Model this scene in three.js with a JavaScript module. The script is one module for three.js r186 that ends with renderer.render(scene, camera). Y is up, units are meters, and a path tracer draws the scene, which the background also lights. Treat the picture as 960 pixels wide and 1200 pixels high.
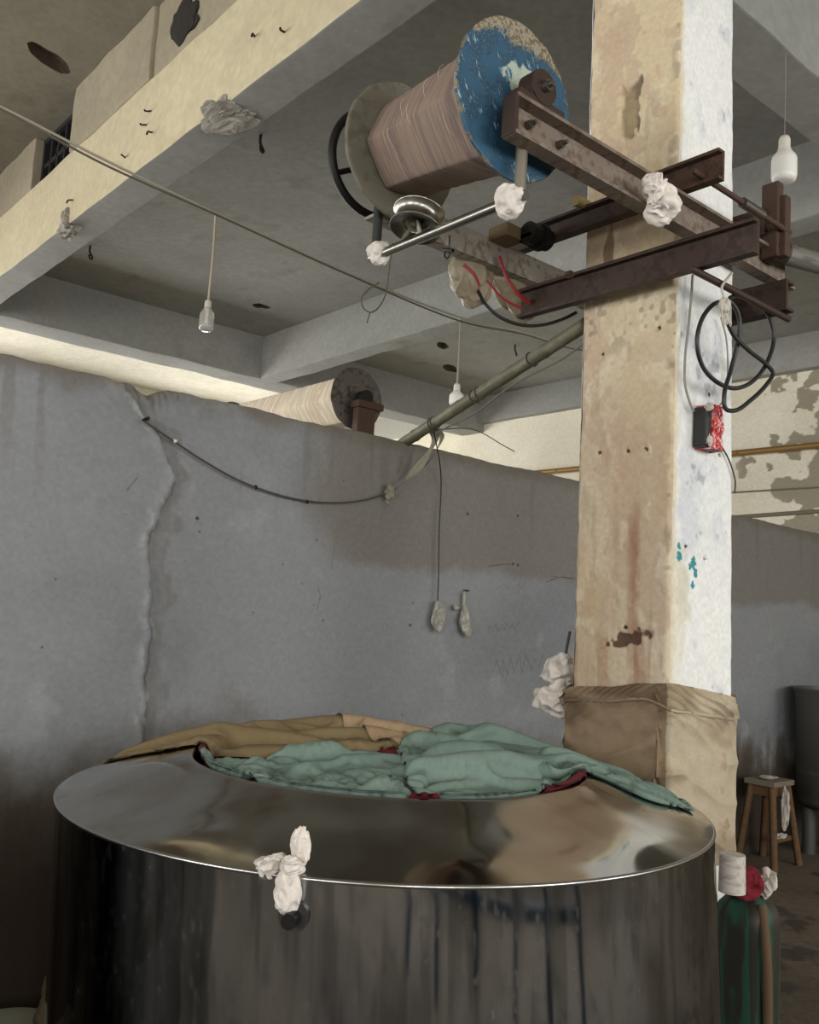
import * as THREE from 'three';
import { RectAreaLightUniformsLib } from 'three/addons/lights/RectAreaLightUniformsLib.js';
import { ImprovedNoise } from 'three/addons/math/ImprovedNoise.js';
import { RoundedBoxGeometry } from 'three/addons/geometries/RoundedBoxGeometry.js';
import { mergeGeometries, mergeVertices } from 'three/addons/utils/BufferGeometryUtils.js';

// ---------------------------------------------------------------- camera, sky, exposure, light
const V3 = (x, y, z) => new THREE.Vector3(x, y, z);
const scene = new THREE.Scene();
const FOC = 1070.738, EYE = V3(0, 1.5, 0);
// world X runs along the partition (vanishing point 1733,793), world -Z across it (vanishing point -445,665)
const axA = V3(1733 - 480, 600 - 793, -FOC).normalize(), axB = V3(-445 - 480, 600 - 665, -FOC).normalize();
const axZ = axB.clone().negate(), axY = axZ.clone().cross(axA).normalize();
const camera = new THREE.PerspectiveCamera(2 * Math.atan(600 / FOC) * 180 / Math.PI, 960 / 1200, 0.05, 60);
{
  const m = new THREE.Matrix4().set(axA.x, axA.y, axA.z, 0, axY.x, axY.y, axY.z, 0, axZ.x, axZ.y, axZ.z, 0, 0, 0, 0, 1);
  camera.quaternion.setFromRotationMatrix(m); camera.position.copy(EYE);
}
scene.add(camera);
scene.background = new THREE.Color().setRGB(0.75, 0.8, 0.86);
const renderer = new THREE.WebGLRenderer({ antialias: true });
renderer.toneMapping = THREE.LinearToneMapping;
renderer.toneMappingExposure = 1.08;
renderer.shadowMap.enabled = true;
RectAreaLightUniformsLib.init();
const DAY = new THREE.Color().setRGB(1.0, 0.995, 0.98);
function windowLight(x, y, z, w, h, tx, ty, tz, power) {          // soft daylight entering at a window opening
  const l = new THREE.RectAreaLight(DAY, power, w, h);
  l.position.set(x, y, z); l.lookAt(tx, ty, tz); scene.add(l); return l;
}
const XL = -4, XR = 7.8, ZN = 4, ZF = -11;                         // room extents
const WIN_LEFT = [[-2.9, -0.7], [0.4, 2.9]], WIN_LEFT_BACK = [[-6.6, -4.4], [-10.2, -7.8]], WIN_REAR = [[-2.6, -0.4], [0.8, 3.4], [4.6, 7.0]], WIN_FAR = [[-2.8, -0.6], [0.6, 3.2], [4.4, 7.0]];
const WY0 = 1.5, WY1 = 3.3;
for (const [a, b] of WIN_LEFT) windowLight(XL + 0.02, (WY0 + WY1) / 2, (a + b) / 2, b - a, WY1 - WY0, 0, (WY0 + WY1) / 2, (a + b) / 2, 6);
for (const [a, b] of WIN_LEFT_BACK) windowLight(XL + 0.02, (WY0 + WY1) / 2, (a + b) / 2, b - a, WY1 - WY0, 0, (WY0 + WY1) / 2, (a + b) / 2, 9.5);
for (const [a, b] of WIN_REAR) windowLight((a + b) / 2, (WY0 + WY1) / 2, ZN - 0.02, b - a, WY1 - WY0, (a + b) / 2, (WY0 + WY1) / 2, 0, 7.6);
for (const [a, b] of WIN_FAR) windowLight((a + b) / 2, (WY0 + WY1) / 2, ZF + 0.02, b - a, WY1 - WY0, (a + b) / 2, (WY0 + WY1) / 2, 0, 8);

// ---------------------------------------------------------------- pixel helpers (a pixel is a direction; the plane it meets gives the distance)
function ray(px, py) { const v = V3(px - 480, 600 - py, -FOC); return V3(axA.dot(v), axY.dot(v), axZ.dot(v)).normalize(); }
function onX(px, py, X) { const r = ray(px, py); return EYE.clone().addScaledVector(r, (X - EYE.x) / r.x); }
function onY(px, py, Y) { const r = ray(px, py); return EYE.clone().addScaledVector(r, (Y - EYE.y) / r.y); }
function onZ(px, py, Z) { const r = ray(px, py); return EYE.clone().addScaledVector(r, (Z - EYE.z) / r.z); }
const RIGHT = V3(axA.x, 0, axZ.x).normalize(), FWD = V3(-axA.z, 0, -axZ.z).normalize();   // level right and level forward

// ---------------------------------------------------------------- noise and textures
let seedState = 1234567;
const rnd = () => { seedState = (seedState * 1664525 + 1013904223) >>> 0; return seedState / 4294967296; };
const PERM = new Uint8Array(512), VALS = new Float32Array(256);
{ const p = [...Array(256).keys()]; for (let i = 255; i > 0; i--) { const j = Math.floor(rnd() * (i + 1)); [p[i], p[j]] = [p[j], p[i]]; } for (let i = 0; i < 512; i++) PERM[i] = p[i & 255]; for (let i = 0; i < 256; i++) VALS[i] = rnd(); }
function vn(x, y, per = 256) {
  let xi = Math.floor(x), yi = Math.floor(y); let fx = x - xi, fy = y - yi;
  fx = fx * fx * (3 - 2 * fx); fy = fy * fy * (3 - 2 * fy);
  let x0, x1, y0, y1;
  if (per === 256) { x0 = xi & 255; x1 = (xi + 1) & 255; y0 = yi & 255; y1 = (yi + 1) & 255; }
  else { x0 = xi % per; if (x0 < 0) x0 += per; y0 = yi % per; if (y0 < 0) y0 += per; x1 = x0 + 1 === per ? 0 : x0 + 1; y1 = y0 + 1 === per ? 0 : y0 + 1; }
  const a = VALS[PERM[PERM[x0] + y0]], b = VALS[PERM[PERM[x1] + y0]], c = VALS[PERM[PERM[x0] + y1]], d = VALS[PERM[PERM[x1] + y1]];
  return a + (b - a) * fx + (c - a) * fy + (a - b - c + d) * fx * fy;
}
function fbm(x, y, oct = 4, per = 256) { let s = 0, a = 0.5, n = 0; for (let i = 0; i < oct; i++) { s += a * vn(x, y, per); n += a; a *= 0.5; x *= 2; y *= 2; per = Math.min(256, per * 2); } return s / n; }
const IN = new ImprovedNoise();
const n3 = (x, y, z) => IN.noise(x, y, z);
const sm = (a, b, x) => { const t = Math.min(1, Math.max(0, (x - a) / (b - a))); return t * t * (3 - 2 * t); };
const mix = (a, b, t) => a + (b - a) * t;
const mix3 = (a, b, t) => [mix(a[0], b[0], t), mix(a[1], b[1], t), mix(a[2], b[2], t)];
function tex(w, h, fn, colour = true) {
  const d = new Uint8Array(w * h * 4);
  for (let j = 0; j < h; j++) for (let i = 0; i < w; i++) {
    const c = fn((i + 0.5) / w, (j + 0.5) / h), k = (j * w + i) * 4;
    if (typeof c === 'number') d[k] = d[k + 1] = d[k + 2] = Math.min(255, Math.max(0, c * 255));
    else { d[k] = Math.min(255, Math.max(0, c[0])); d[k + 1] = Math.min(255, Math.max(0, c[1])); d[k + 2] = Math.min(255, Math.max(0, c[2])); }
    d[k + 3] = 255;
  }
  const t = new THREE.DataTexture(d, w, h); t.wrapS = t.wrapT = THREE.RepeatWrapping; t.magFilter = THREE.LinearFilter; t.minFilter = THREE.LinearMipmapLinearFilter; t.generateMipmaps = true;
  if (colour) t.colorSpace = THREE.SRGBColorSpace; t.needsUpdate = true; return t;
}
const rep = (t, a, b = a) => { t.repeat.set(a, b); return t; };
// tiling plaster, 4 m a side; base and patch colours in sRGB 0..255
function plasterTex(base, patch, dark, amt = 1, size = 768) {
  return tex(size, size, (u, v) => {
    const big = fbm(u * 4, v * 4, 4, 4), mid = fbm(u * 16 + 3, v * 16, 4, 16), fine = fbm(u * 128, v * 128, 2, 128), str = fbm(u * 64, v * 8, 3, 8);
    let c = mix3(base, patch, sm(0.42, 0.64, big * 0.7 + mid * 0.3));
    c = mix3(c, dark, sm(0.6, 0.78, mid * 0.75 + str * 0.25) * 0.6 * amt);
    const g = 1 + (fine - 0.5) * 0.1 + (mid - 0.5) * 0.14;
    return [c[0] * g, c[1] * g, c[2] * g];
  });
}
const plasterBump = () => tex(512, 512, (u, v) => fbm(u * 16, v * 16, 3, 16) * 0.6 + fbm(u * 96, v * 96, 3, 96) * 0.4, false);
const PB = plasterBump();
const metre = (t, s) => { const c = t.clone(); c.repeat.set(1 / s, 1 / s); c.needsUpdate = true; return c; };
const std = (o) => new THREE.MeshStandardMaterial({ roughness: 0.9, metalness: 0, ...o });
function plaster(base, patch, dark, amt) { return std({ map: rep(plasterTex(base, patch, dark, amt), 0.25), bumpMap: metre(PB, 2), bumpScale: 0.0022, roughness: 0.95 }); }

// ---------------------------------------------------------------- object helpers
const taken = new Map();
function numbered(name) { const n = taken.get(name) || 0; taken.set(name, n + 1); return n ? `${name}_${String(n).padStart(3, '0')}` : name; }
function shade(o) { o.traverse((m) => { if (m.isMesh) { m.castShadow = true; m.receiveShadow = true; } }); return o; }
function thing(name, label, category, base, group) {               // parts are given in world coordinates; the group sits at the thing's base
  const o = new THREE.Group(); o.name = numbered(name); o.position.copy(base); scene.add(o); o.userData = { label, category };
  if (group) o.userData.group = group; return o;
}
function part(parent, name, geo, mat, label) {
  const m = new THREE.Mesh(geo, mat); m.name = name; m.castShadow = m.receiveShadow = true;
  let root = parent; while (root.parent && root.parent !== scene) root = root.parent;
  if (parent === root) m.position.copy(root.position).negate();
  if (label) m.userData.label = label;
  parent.add(m); return m;
}
function solo(name, geo, mat, label, category, group) {
  geo.computeBoundingBox(); const b = geo.boundingBox, c = b.getCenter(V3()); c.y = b.min.y; geo.translate(-c.x, -c.y, -c.z);
  const m = new THREE.Mesh(geo, mat); m.name = numbered(name); m.position.copy(c); m.castShadow = m.receiveShadow = true; m.userData = { label, category };
  if (group) m.userData.group = group; scene.add(m); return m;
}
function struct(name, geo, mat, label, category) {
  const m = new THREE.Mesh(geo, mat); m.name = numbered(name); m.castShadow = m.receiveShadow = true; m.userData = { kind: 'structure', label, category }; scene.add(m); return m;
}
const clean = (g) => { const o = g.index ? g.toNonIndexed() : g.clone(); for (const k of Object.keys(o.attributes)) if (!['position', 'normal', 'uv'].includes(k)) o.deleteAttribute(k); return o; };
const join = (list) => mergeGeometries(list.map(clean));
function box(x0, x1, y0, y1, z0, z1, r = 0.004) { const g = new RoundedBoxGeometry(x1 - x0, y1 - y0, z1 - z0, 1, Math.min(r, (x1 - x0) * 0.45, (y1 - y0) * 0.45, (z1 - z0) * 0.45)); g.translate((x0 + x1) / 2, (y0 + y1) / 2, (z0 + z1) / 2); return g; }
function rod(a, b, r0, r1 = r0, seg = 20) {
  const d = b.clone().sub(a), g = new THREE.CylinderGeometry(r1, r0, d.length(), seg); g.applyQuaternion(new THREE.Quaternion().setFromUnitVectors(V3(0, 1, 0), d.clone().normalize()));
  g.translate((a.x + b.x) / 2, (a.y + b.y) / 2, (a.z + b.z) / 2); return g;
}
function tube(pts, r, seg = pts.length * 10, rs = 8, closed = false) { return new THREE.TubeGeometry(new THREE.CatmullRomCurve3(pts, closed, 'centripetal'), seg, r, rs, closed); }
// a box whose faces are fine grids, with rounded edges and a rough surface
function roughBox(x0, x1, y0, y1, z0, z1, { step = 0.06, amp = 0.004, r = 0.012, freq = 5, disp, uv, faces = ['x-', 'x+', 'y-', 'y+', 'z-', 'z+'], sub, extra } = {}) {
  const lo = [x0, y0, z0], hi = [x1, y1, z1], list = [];
  const cuts = (k) => { const s = sub && sub[k] ? sub[k] : step, L = hi[k] - lo[k], n = Math.max(1, Math.round((L - 2 * r) / s)), o = [lo[k]]; for (let i = 0; i <= n; i++) o.push(lo[k] + r + (L - 2 * r) * i / n); o.push(hi[k]); if (extra && extra[k]) { for (let c = extra[k][0]; c < extra[k][1]; c += extra[k][2]) o.push(c); o.sort((m, n) => m - n); } return o; };
  for (const f of faces) {
    const ax = 'xyz'.indexOf(f[0]), sg = f[1] === '+' ? 1 : -1, a = (ax + 1) % 3, b = (ax + 2) % 3, ca = cuts(a), cb = cuts(b), pos = [], uvs = [], idx = [];
    for (const vb of cb) for (const va of ca) {
      const p = [0, 0, 0]; p[ax] = sg > 0 ? hi[ax] : lo[ax]; p[a] = va; p[b] = vb;
      const q = p.map((c, k) => Math.min(hi[k] - r, Math.max(lo[k] + r, c))), d = p.map((c, k) => c - q[k]), L = Math.hypot(...d) || 1;
      const s = p.map((c, k) => q[k] + d[k] / L * r);
      const nx = n3(s[0] * freq, s[1] * freq, s[2] * freq), ny = n3(s[0] * freq + 9, s[1] * freq, s[2] * freq), nz = n3(s[0] * freq, s[1] * freq + 7, s[2] * freq);
      let w = [s[0] + nx * amp, s[1] + ny * amp, s[2] + nz * amp];
      if (disp) w = disp(w, f) || w;
      pos.push(...w);
      const t = uv ? uv(p, f) : f[0] === 'y' ? [p[0], p[2]] : f[0] === 'x' ? [p[2], p[1]] : [p[0], p[1]];
      uvs.push(...t);
    }
    const na = ca.length;
    for (let j = 0; j < cb.length - 1; j++) for (let i = 0; i < na - 1; i++) {
      const q = j * na + i; if (sg > 0) idx.push(q, q + 1, q + na, q + 1, q + na + 1, q + na); else idx.push(q, q + na, q + 1, q + 1, q + na, q + na + 1);
    }
    const g = new THREE.BufferGeometry(); g.setAttribute('position', new THREE.Float32BufferAttribute(pos, 3)); g.setAttribute('uv', new THREE.Float32BufferAttribute(uvs, 2)); g.setIndex(idx); g.computeVertexNormals(); list.push(g);
  }
  return mergeGeometries(list);
}
function gridGeo(nu, nv, fn, uvfn) {                               // fn(u,v) -> [x,y,z]
  const pos = [], uv = [], idx = [];
  for (let j = 0; j <= nv; j++) for (let i = 0; i <= nu; i++) { const u = i / nu, v = j / nv; pos.push(...fn(u, v)); uv.push(...(uvfn ? uvfn(u, v) : [u, v])); }
  for (let j = 0; j < nv; j++) for (let i = 0; i < nu; i++) { const q = j * (nu + 1) + i; idx.push(q, q + 1, q + nu + 1, q + 1, q + nu + 2, q + nu + 1); }
  const g = new THREE.BufferGeometry(); g.setAttribute('position', new THREE.Float32BufferAttribute(pos, 3)); g.setAttribute('uv', new THREE.Float32BufferAttribute(uv, 2)); g.setIndex(idx); g.computeVertexNormals(); return g;
}
// a crumpled lump of cloth: an icosphere pushed into folds
function lump(c, rx, ry, rz, seed, amp = 0.25, freq = 1.6, detail = 24, shapeFn) {
  let g = new THREE.IcosahedronGeometry(1, detail); g.deleteAttribute('uv'); g.deleteAttribute('normal'); g = mergeVertices(g, 1e-5);
  const p = g.attributes.position, uv = [];
  for (let i = 0; i < p.count; i++) {
    const x = p.getX(i), y = p.getY(i), z = p.getZ(i);
    const wx = n3(x * 1.2 + seed, y * 1.2, z * 1.2) * 0.8, wy = n3(x * 1.2, y * 1.2 + seed * 1.7, z * 1.2) * 0.8, f = freq * 0.6;
    const r1 = 1 - 2.2 * Math.abs(n3((x + wx) * f + seed * 3, (y + wy) * f * 0.8, (z - wx) * f)), r2 = 1 - 2.4 * Math.abs(n3((x + wy) * f * 2.3 + 5, (y + wx) * f * 1.2 + seed, z * f * 2.3));
    const s = 1 + amp * (r1 * 0.75 - 0.3 + n3(x * 0.9 + seed, y * 0.9, z * 0.9) * 1.3) + amp * 0.1 * r2;
    let q = [x * s * rx, y * s * ry, z * s * rz]; if (shapeFn) q = shapeFn(q, x, y, z);
    p.setXYZ(i, c.x + q[0], c.y + q[1], c.z + q[2]); uv.push(x * 0.1, y * 0.1);
  }
  g.setAttribute('uv', new THREE.Float32BufferAttribute(uv, 2)); g.computeVertexNormals(); return g;
}

// ---------------------------------------------------------------- structure
const mCement = plaster([148, 147, 140], [138, 138, 132], [120, 117, 107], 0.8);   // bare cement of slabs and beams
const mSlabWarm = plaster([126, 119, 102], [117, 111, 97], [98, 90, 74], 0.8);
const mBeamCream = plaster([202, 190, 158], [193, 181, 150], [168, 154, 124], 0.7);
const mCreamFar = plaster([200, 194, 176], [192, 186, 169], [174, 166, 147], 0.6);
const mStrip = plaster([158, 148, 126], [148, 138, 116], [140, 128, 104], 0.8);
const mSpall = std({ color: 0x4a3f33, roughness: 1, bumpMap: metre(PB, 0.3), bumpScale: 0.01 });
const mHollowShade = std({ color: 0x2a241e, roughness: 1 });
const mRoomWall = plaster([150, 142, 126], [140, 134, 122], [118, 108, 92], 0.8);
const YS = 3.75, YC = 4.18, YCL = 4.66;

// floor
const mFloor = std({
  map: rep(tex(1024, 1024, (u, v) => {
    const a = fbm(u * 5, v * 5, 5, 5), b = fbm(u * 20 + 5, v * 20, 4, 20), f = fbm(u * 160, v * 160, 2, 160);
    let c = mix3([106, 94, 78], [86, 76, 63], sm(0.4, 0.62, a)); c = mix3(c, [56, 48, 40], sm(0.6, 0.74, b) * 0.7);
    const g = 0.9 + f * 0.2; return c.map((k) => k * g);
  }), 0.25), bumpMap: metre(PB, 2), bumpScale: 0.006, roughness: 0.75,
});
struct('floor', roughBox(XL - 0.2, XR + 0.2, -0.15, 0, ZF - 0.2, ZN + 0.2, { step: 0.2, amp: 0.004, r: 0.01, freq: 2 }), mFloor, 'dark brown stained concrete floor', 'floor');

// slabs with real spalled hollows
function blob(cx, cy, rx, ry, rot, seed, n = 22) {
  const o = []; for (let i = 0; i < n; i++) { const t = i / n * Math.PI * 2, k = 1 + 0.28 * n3(Math.cos(t) * 1.3 + seed, Math.sin(t) * 1.3, seed * 1.9) + 0.1 * n3(Math.cos(t) * 5 + seed, Math.sin(t) * 5, 3); const x = Math.cos(t) * rx * k, y = Math.sin(t) * ry * k; o.push(new THREE.Vector2(cx + x * Math.cos(rot) - y * Math.sin(rot), cy + x * Math.sin(rot) + y * Math.cos(rot))); }
  return o;
}
function slab(name, x0, x1, z0, z1, y, mat, label, spalls = []) {
  const s = new THREE.Shape([new THREE.Vector2(x0, -z1), new THREE.Vector2(x1, -z1), new THREE.Vector2(x1, -z0), new THREE.Vector2(x0, -z0)]);
  const outl = spalls.map(([cx, cz, rx, rz, rot, seed]) => blob(cx, -cz, rx, rz, rot, seed));
  for (const o of outl) s.holes.push(new THREE.Path(o.slice().reverse()));
  const g = new THREE.ExtrudeGeometry(s, { depth: 0.14, bevelEnabled: false }); g.rotateX(-Math.PI / 2); g.translate(0, y, 0);
  const m = struct(name, g, mat, label, 'ceiling');
  outl.forEach((o, k) => {
    const [cx, cz, rx, rz, rot, seed] = spalls[k], c = new THREE.Vector2(cx, -cz);
    const bg = gridGeo(o.length, 6, (u, v) => { const q = o[Math.round(u * o.length) % o.length], f = v * 1.03, x = mix(c.x, q.x, f), yy = mix(c.y, q.y, f); return [x, y + 0.004 + 0.035 * (1 - v * v) + 0.012 * n3(x * 40, yy * 40, seed), -yy]; });
    const p = new THREE.Mesh(bg, mSpall); p.name = 'spalled_hollow'; p.castShadow = p.receiveShadow = true; m.add(p);
  });
  return m;
}
const spallAt = (px, py, y, rx, rz, rot, seed) => { const p = onY(px, py, y); return [p.x, p.z, rx, rz, rot, seed]; };
slab('ceiling', XL - 0.2, 2.06, ZF - 0.2, ZN + 0.2, YCL, mSlabWarm, 'stained beige ceiling slab above the cream beam', [spallAt(57, 68, YCL, 0.17, 0.075, 0.5, 3)]);
slab('ceiling', 1.98, 4.7, -8.0, ZN + 0.2, YC, mCement, 'grey cement ceiling slab above the hanging clear bulb', [spallAt(306, 359, YC, 0.09, 0.07, 0.3, 5)]);
slab('ceiling', 4.7, XR + 0.2, -8.0, ZN + 0.2, YC, mCement, 'pale grey ceiling slab with spalled hollows beyond the column', [spallAt(519, 405, YC, 0.13, 0.06, 0.7, 6), spallAt(528, 432, YC, 0.16, 0.07, 0.6, 7), spallAt(447, 412, YC, 0.05, 0.04, 0.6, 9)]);
slab('ceiling', 1.98, XR + 0.2, ZF - 0.2, -8.0, YC, mCreamFar, 'pale cream ceiling slab beyond the far grey beam');

// beams
const chipC = onY(255, 135, YS);
for (const [BF, bm, bl] of [[['x-'], mBeamCream, 'cream limewashed face of the ceiling beam with a broken edge'], [['x+', 'y-', 'y+', 'z-', 'z+'], mCement, 'grey cement soffit of the cream faced ceiling beam']]) struct(BF.length === 1 ? 'trim_1' : 'trim_7', roughBox(1.83, 2.04, YS, 4.25, -7.9, ZN, {
  step: 0.07, amp: 0.006, r: 0.012, freq: 3, sub: { 2: 0.05 }, faces: BF, disp: (w) => {
    const d = Math.hypot((w[2] - chipC.z) / 0.16, (w[1] - YS) / 0.07, (w[0] - 1.83) / 0.12); if (d < 1) { const k = (1 - d) * 0.05; return [w[0] + k * (0.7 + n3(w[0] * 30, w[1] * 30, w[2] * 30)), w[1] + k * (0.6 + n3(w[2] * 25, 2, w[1] * 30)), w[2]]; }
    return w;
  },
}), bm, bl, 'beam');
struct('trim_2', roughBox(4.62, 4.84, YS, 4.3, -7.9, ZN, { step: 0.1, amp: 0.012, r: 0.018, freq: 3 }), mCement, 'grey cement ceiling beam behind the winding frame', 'beam');
struct('trim_3', roughBox(7.7, 7.9, 3.86, 4.3, -7.9, ZN, { step: 0.15, amp: 0.006, r: 0.012, freq: 2 }), mCement, 'grey cement beam along the top of the cream end wall', 'beam');
struct('trim_4', roughBox(XL, XR, YS, 4.3, -8.2, -7.83, { step: 0.1, amp: 0.012, r: 0.018, freq: 3 }), mCement, 'grey cement cross beam far beyond the partition wall', 'beam');
struct('trim_5', roughBox(1.95, XR, YS, 4.3, -1.89, -1.63, { step: 0.1, amp: 0.01, r: 0.016, freq: 3 }), mCement, 'grey cement beam carried by the whitewashed column', 'beam');
// masonry strip on the cream beam with a ventilation opening
const strips = [roughBox(1.85, 2.02, 4.25, YCL + 0.03, -7.9, -6.44, { step: 0.1, amp: 0.008 }), roughBox(1.815, 2.02, 4.235, YCL + 0.03, -5.62, -4.47, { step: 0.06, amp: 0.01, r: 0.02 }), roughBox(1.84, 2.02, 4.25, YCL + 0.03, -4.47, ZN, { step: 0.08, amp: 0.012 }), roughBox(1.86, 2.02, 4.25, 4.29, -6.46, -5.6, { step: 0.1 })];
struct('trim_6', join(strips), mStrip, 'rough beige masonry strip standing on the cream beam', 'beam');
{
  const t = thing('ventilation_grille', 'dark steel grille in the opening above the cream beam', 'grille', V3(1.93, 4.29, -6.03));
  const md = std({ color: 0x1d1a17, roughness: 0.8 });
  part(t, 'frame', join([box(1.91, 1.95, 4.29, 4.32, -6.44, -5.62), box(1.91, 1.95, 4.63, 4.66, -6.44, -5.62), box(1.91, 1.95, 4.29, 4.66, -6.44, -6.41), box(1.91, 1.95, 4.29, 4.66, -5.65, -5.62)]), md);
  for (let i = 1; i < 6; i++) part(t, 'bar', box(1.92, 1.945, 4.3, 4.65, -6.44 + i * 0.137 - 0.012, -6.44 + i * 0.137 + 0.012), md);
  part(t, 'bar', box(1.92, 1.945, 4.45, 4.48, -6.43, -5.63), md);
  part(t, 'back_board', box(1.985, 2.0, 4.27, 4.66, -6.45, -5.6), md);
}
// broken plaster and rubble on the beam edges
function facePatch(px, py, X, ry, rz, seed, label, mat = mHollowShade) { const p = onX(px, py, X); const g = lump(p, 0.014, ry, rz, seed, 0.4, 1.6, 10); return solo('hollow_shade_lump', g, mat, label, 'plaster damage'); }  // raised dark lump; the shade of a hole is put into its colour
facePatch(216, 24, 1.836, 0.11, 0.13, 4, 'large black lump coloured as the shade of a hollow above the beam');
{
  const mWhitePl = std({ color: 0xa39d92, roughness: 1, bumpMap: metre(PB, 0.3), bumpScale: 0.01 });
  solo('broken_plaster', join([lump(chipC.clone().add(V3(0.03, 0.0, 0.0)), 0.1, 0.022, 0.13, 11, 0.5, 2, 14), lump(chipC.clone().add(V3(0.01, 0.03, 0.06)), 0.03, 0.04, 0.04, 12, 0.6, 2, 10), lump(chipC.clone().add(V3(0.0, 0.03, -0.03)), 0.03, 0.035, 0.045, 13, 0.6, 2, 10)]), mWhitePl, 'pale broken plaster lump under the cream beam edge', 'plaster damage');
  const h = onX(77, 266, 1.83);
  solo('broken_plaster', join([lump(h.clone().add(V3(0.02, -0.01, 0)), 0.05, 0.05, 0.07, 15, 0.6, 2, 10), lump(h.clone().add(V3(0, 0.05, 0.01)), 0.03, 0.05, 0.03, 17, 0.6, 2, 8)]), mWhitePl, 'small broken plaster lump with wire at beam end', 'plaster damage');
  const mWire = std({ color: 0x1c1814, roughness: 0.7 });
  const nails = [[175, 132], [178, 156], [148, 184], [84, 236], [334, 38], [301, 42], [170, 148]];
  nails.forEach(([x, y], i) => { const p = onX(x, y, 1.825); solo('rebar_hook', tube([p.clone().add(V3(0.02, 0.01, 0.02 - 0.03 * (i % 3))), p.clone().add(V3(-0.02, 0.0, 0)), p.clone().add(V3(-0.035, -0.008 - 0.02 * (i % 2), 0.02))], 0.005, 10, 6), mWire, 'bent black wire stub sticking out of cream beam', 'hook', 'wire stubs on the cream beam'); });
  const hooks = [[306, 158, 'small black hook hanging beside the cream beam soffit'], [106, 288, 'tiny black hook beside the hanging clear bulb bay'], [604, 404, 'small dark hook hanging from slab above the bamboo pole']];
  hooks.forEach(([x, y, l]) => { const p = onY(x, y, YC); solo('ceiling_hook', tube([p.clone().add(V3(0, 0.02, 0)), p.clone().add(V3(0, -0.05, 0)), p.clone().add(V3(0.025, -0.09, 0)), p.clone().add(V3(0, -0.11, 0.02)), p.clone().add(V3(-0.01, -0.08, 0.02))], 0.008, 20, 6), mWire, l, 'hook'); });
}

// outer walls with window openings
function wallWith(axis, at, thick, a0, a1, y1, wins, mat, name, label, matUv) {
  const pieces = [], put = (p0, p1, q0, q1) => { if (p1 - p0 < 0.01) return; pieces.push(axis === 'x' ? box(Math.min(at, at + thick), Math.max(at, at + thick), q0, q1, p0, p1, 0.01) : box(p0, p1, q0, q1, Math.min(at, at + thick), Math.max(at, at + thick), 0.01)); };
  if (!wins.length) put(a0, a1, 0, y1);
  else { put(a0, a1, 0, WY0); put(a0, a1, WY1, y1); let c = a0; for (const [s, e] of [...wins].sort((m, n) => m[0] - n[0])) { put(c, s, WY0, WY1); c = e; } put(c, a1, WY0, WY1); }
  const g = join(pieces); const p = g.attributes.position, n = g.attributes.normal, uv = g.attributes.uv;
  for (let i = 0; i < p.count; i++) { const X = Math.abs(n.getX(i)), Y = Math.abs(n.getY(i)); if (Y > 0.6) uv.setXY(i, p.getX(i), p.getZ(i)); else if (X > 0.6) uv.setXY(i, p.getZ(i), p.getY(i)); else uv.setXY(i, p.getX(i), p.getY(i)); }
  return struct(name, g, mat, label, 'wall');
}
wallWith('x', XL, -0.2, ZF - 0.2, ZN + 0.2, 4.8, [...WIN_LEFT, ...WIN_LEFT_BACK], mRoomWall, 'wall_left', 'plastered side wall with windows');
wallWith('z', ZN, 0.2, XL - 0.2, XR + 0.2, 4.8, WIN_REAR, mRoomWall, 'wall_rear', 'plastered rear wall with windows');
wallWith('z', ZF, -0.2, XL - 0.2, XR + 0.2, 4.8, WIN_FAR, mCreamFar, 'wall_far', 'cream plastered wall far beyond the partition');
{
  const mf = std({ color: 0x2b3a4a, roughness: 0.6 }); let n = 1;
  const frame = (axis, at, a, b) => {
    const g = [], mk = (p0, p1, q0, q1) => g.push(axis === 'x' ? box(at - 0.03, at + 0.03, q0, q1, p0, p1) : box(p0, p1, q0, q1, at - 0.03, at + 0.03));
    mk(a, b, WY0, WY0 + 0.06); mk(a, b, WY1 - 0.06, WY1); for (let i = 0; i <= 4; i++) { const c = mix(a + 0.03, b - 0.03, i / 4); mk(c - 0.03, c + 0.03, WY0, WY1); } mk(a, b, 2.5, 2.56);
    struct(`window_${n++}`, join(g), mf, 'blue steel window frame in the daylight opening', 'window');
  };
  for (const [a, b] of [...WIN_LEFT, ...WIN_LEFT_BACK]) frame('x', XL - 0.1, a, b);
  for (const [a, b] of WIN_REAR) frame('z', ZN + 0.1, a, b);
  for (const [a, b] of WIN_FAR) frame('z', ZF - 0.1, a, b);
}
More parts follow.
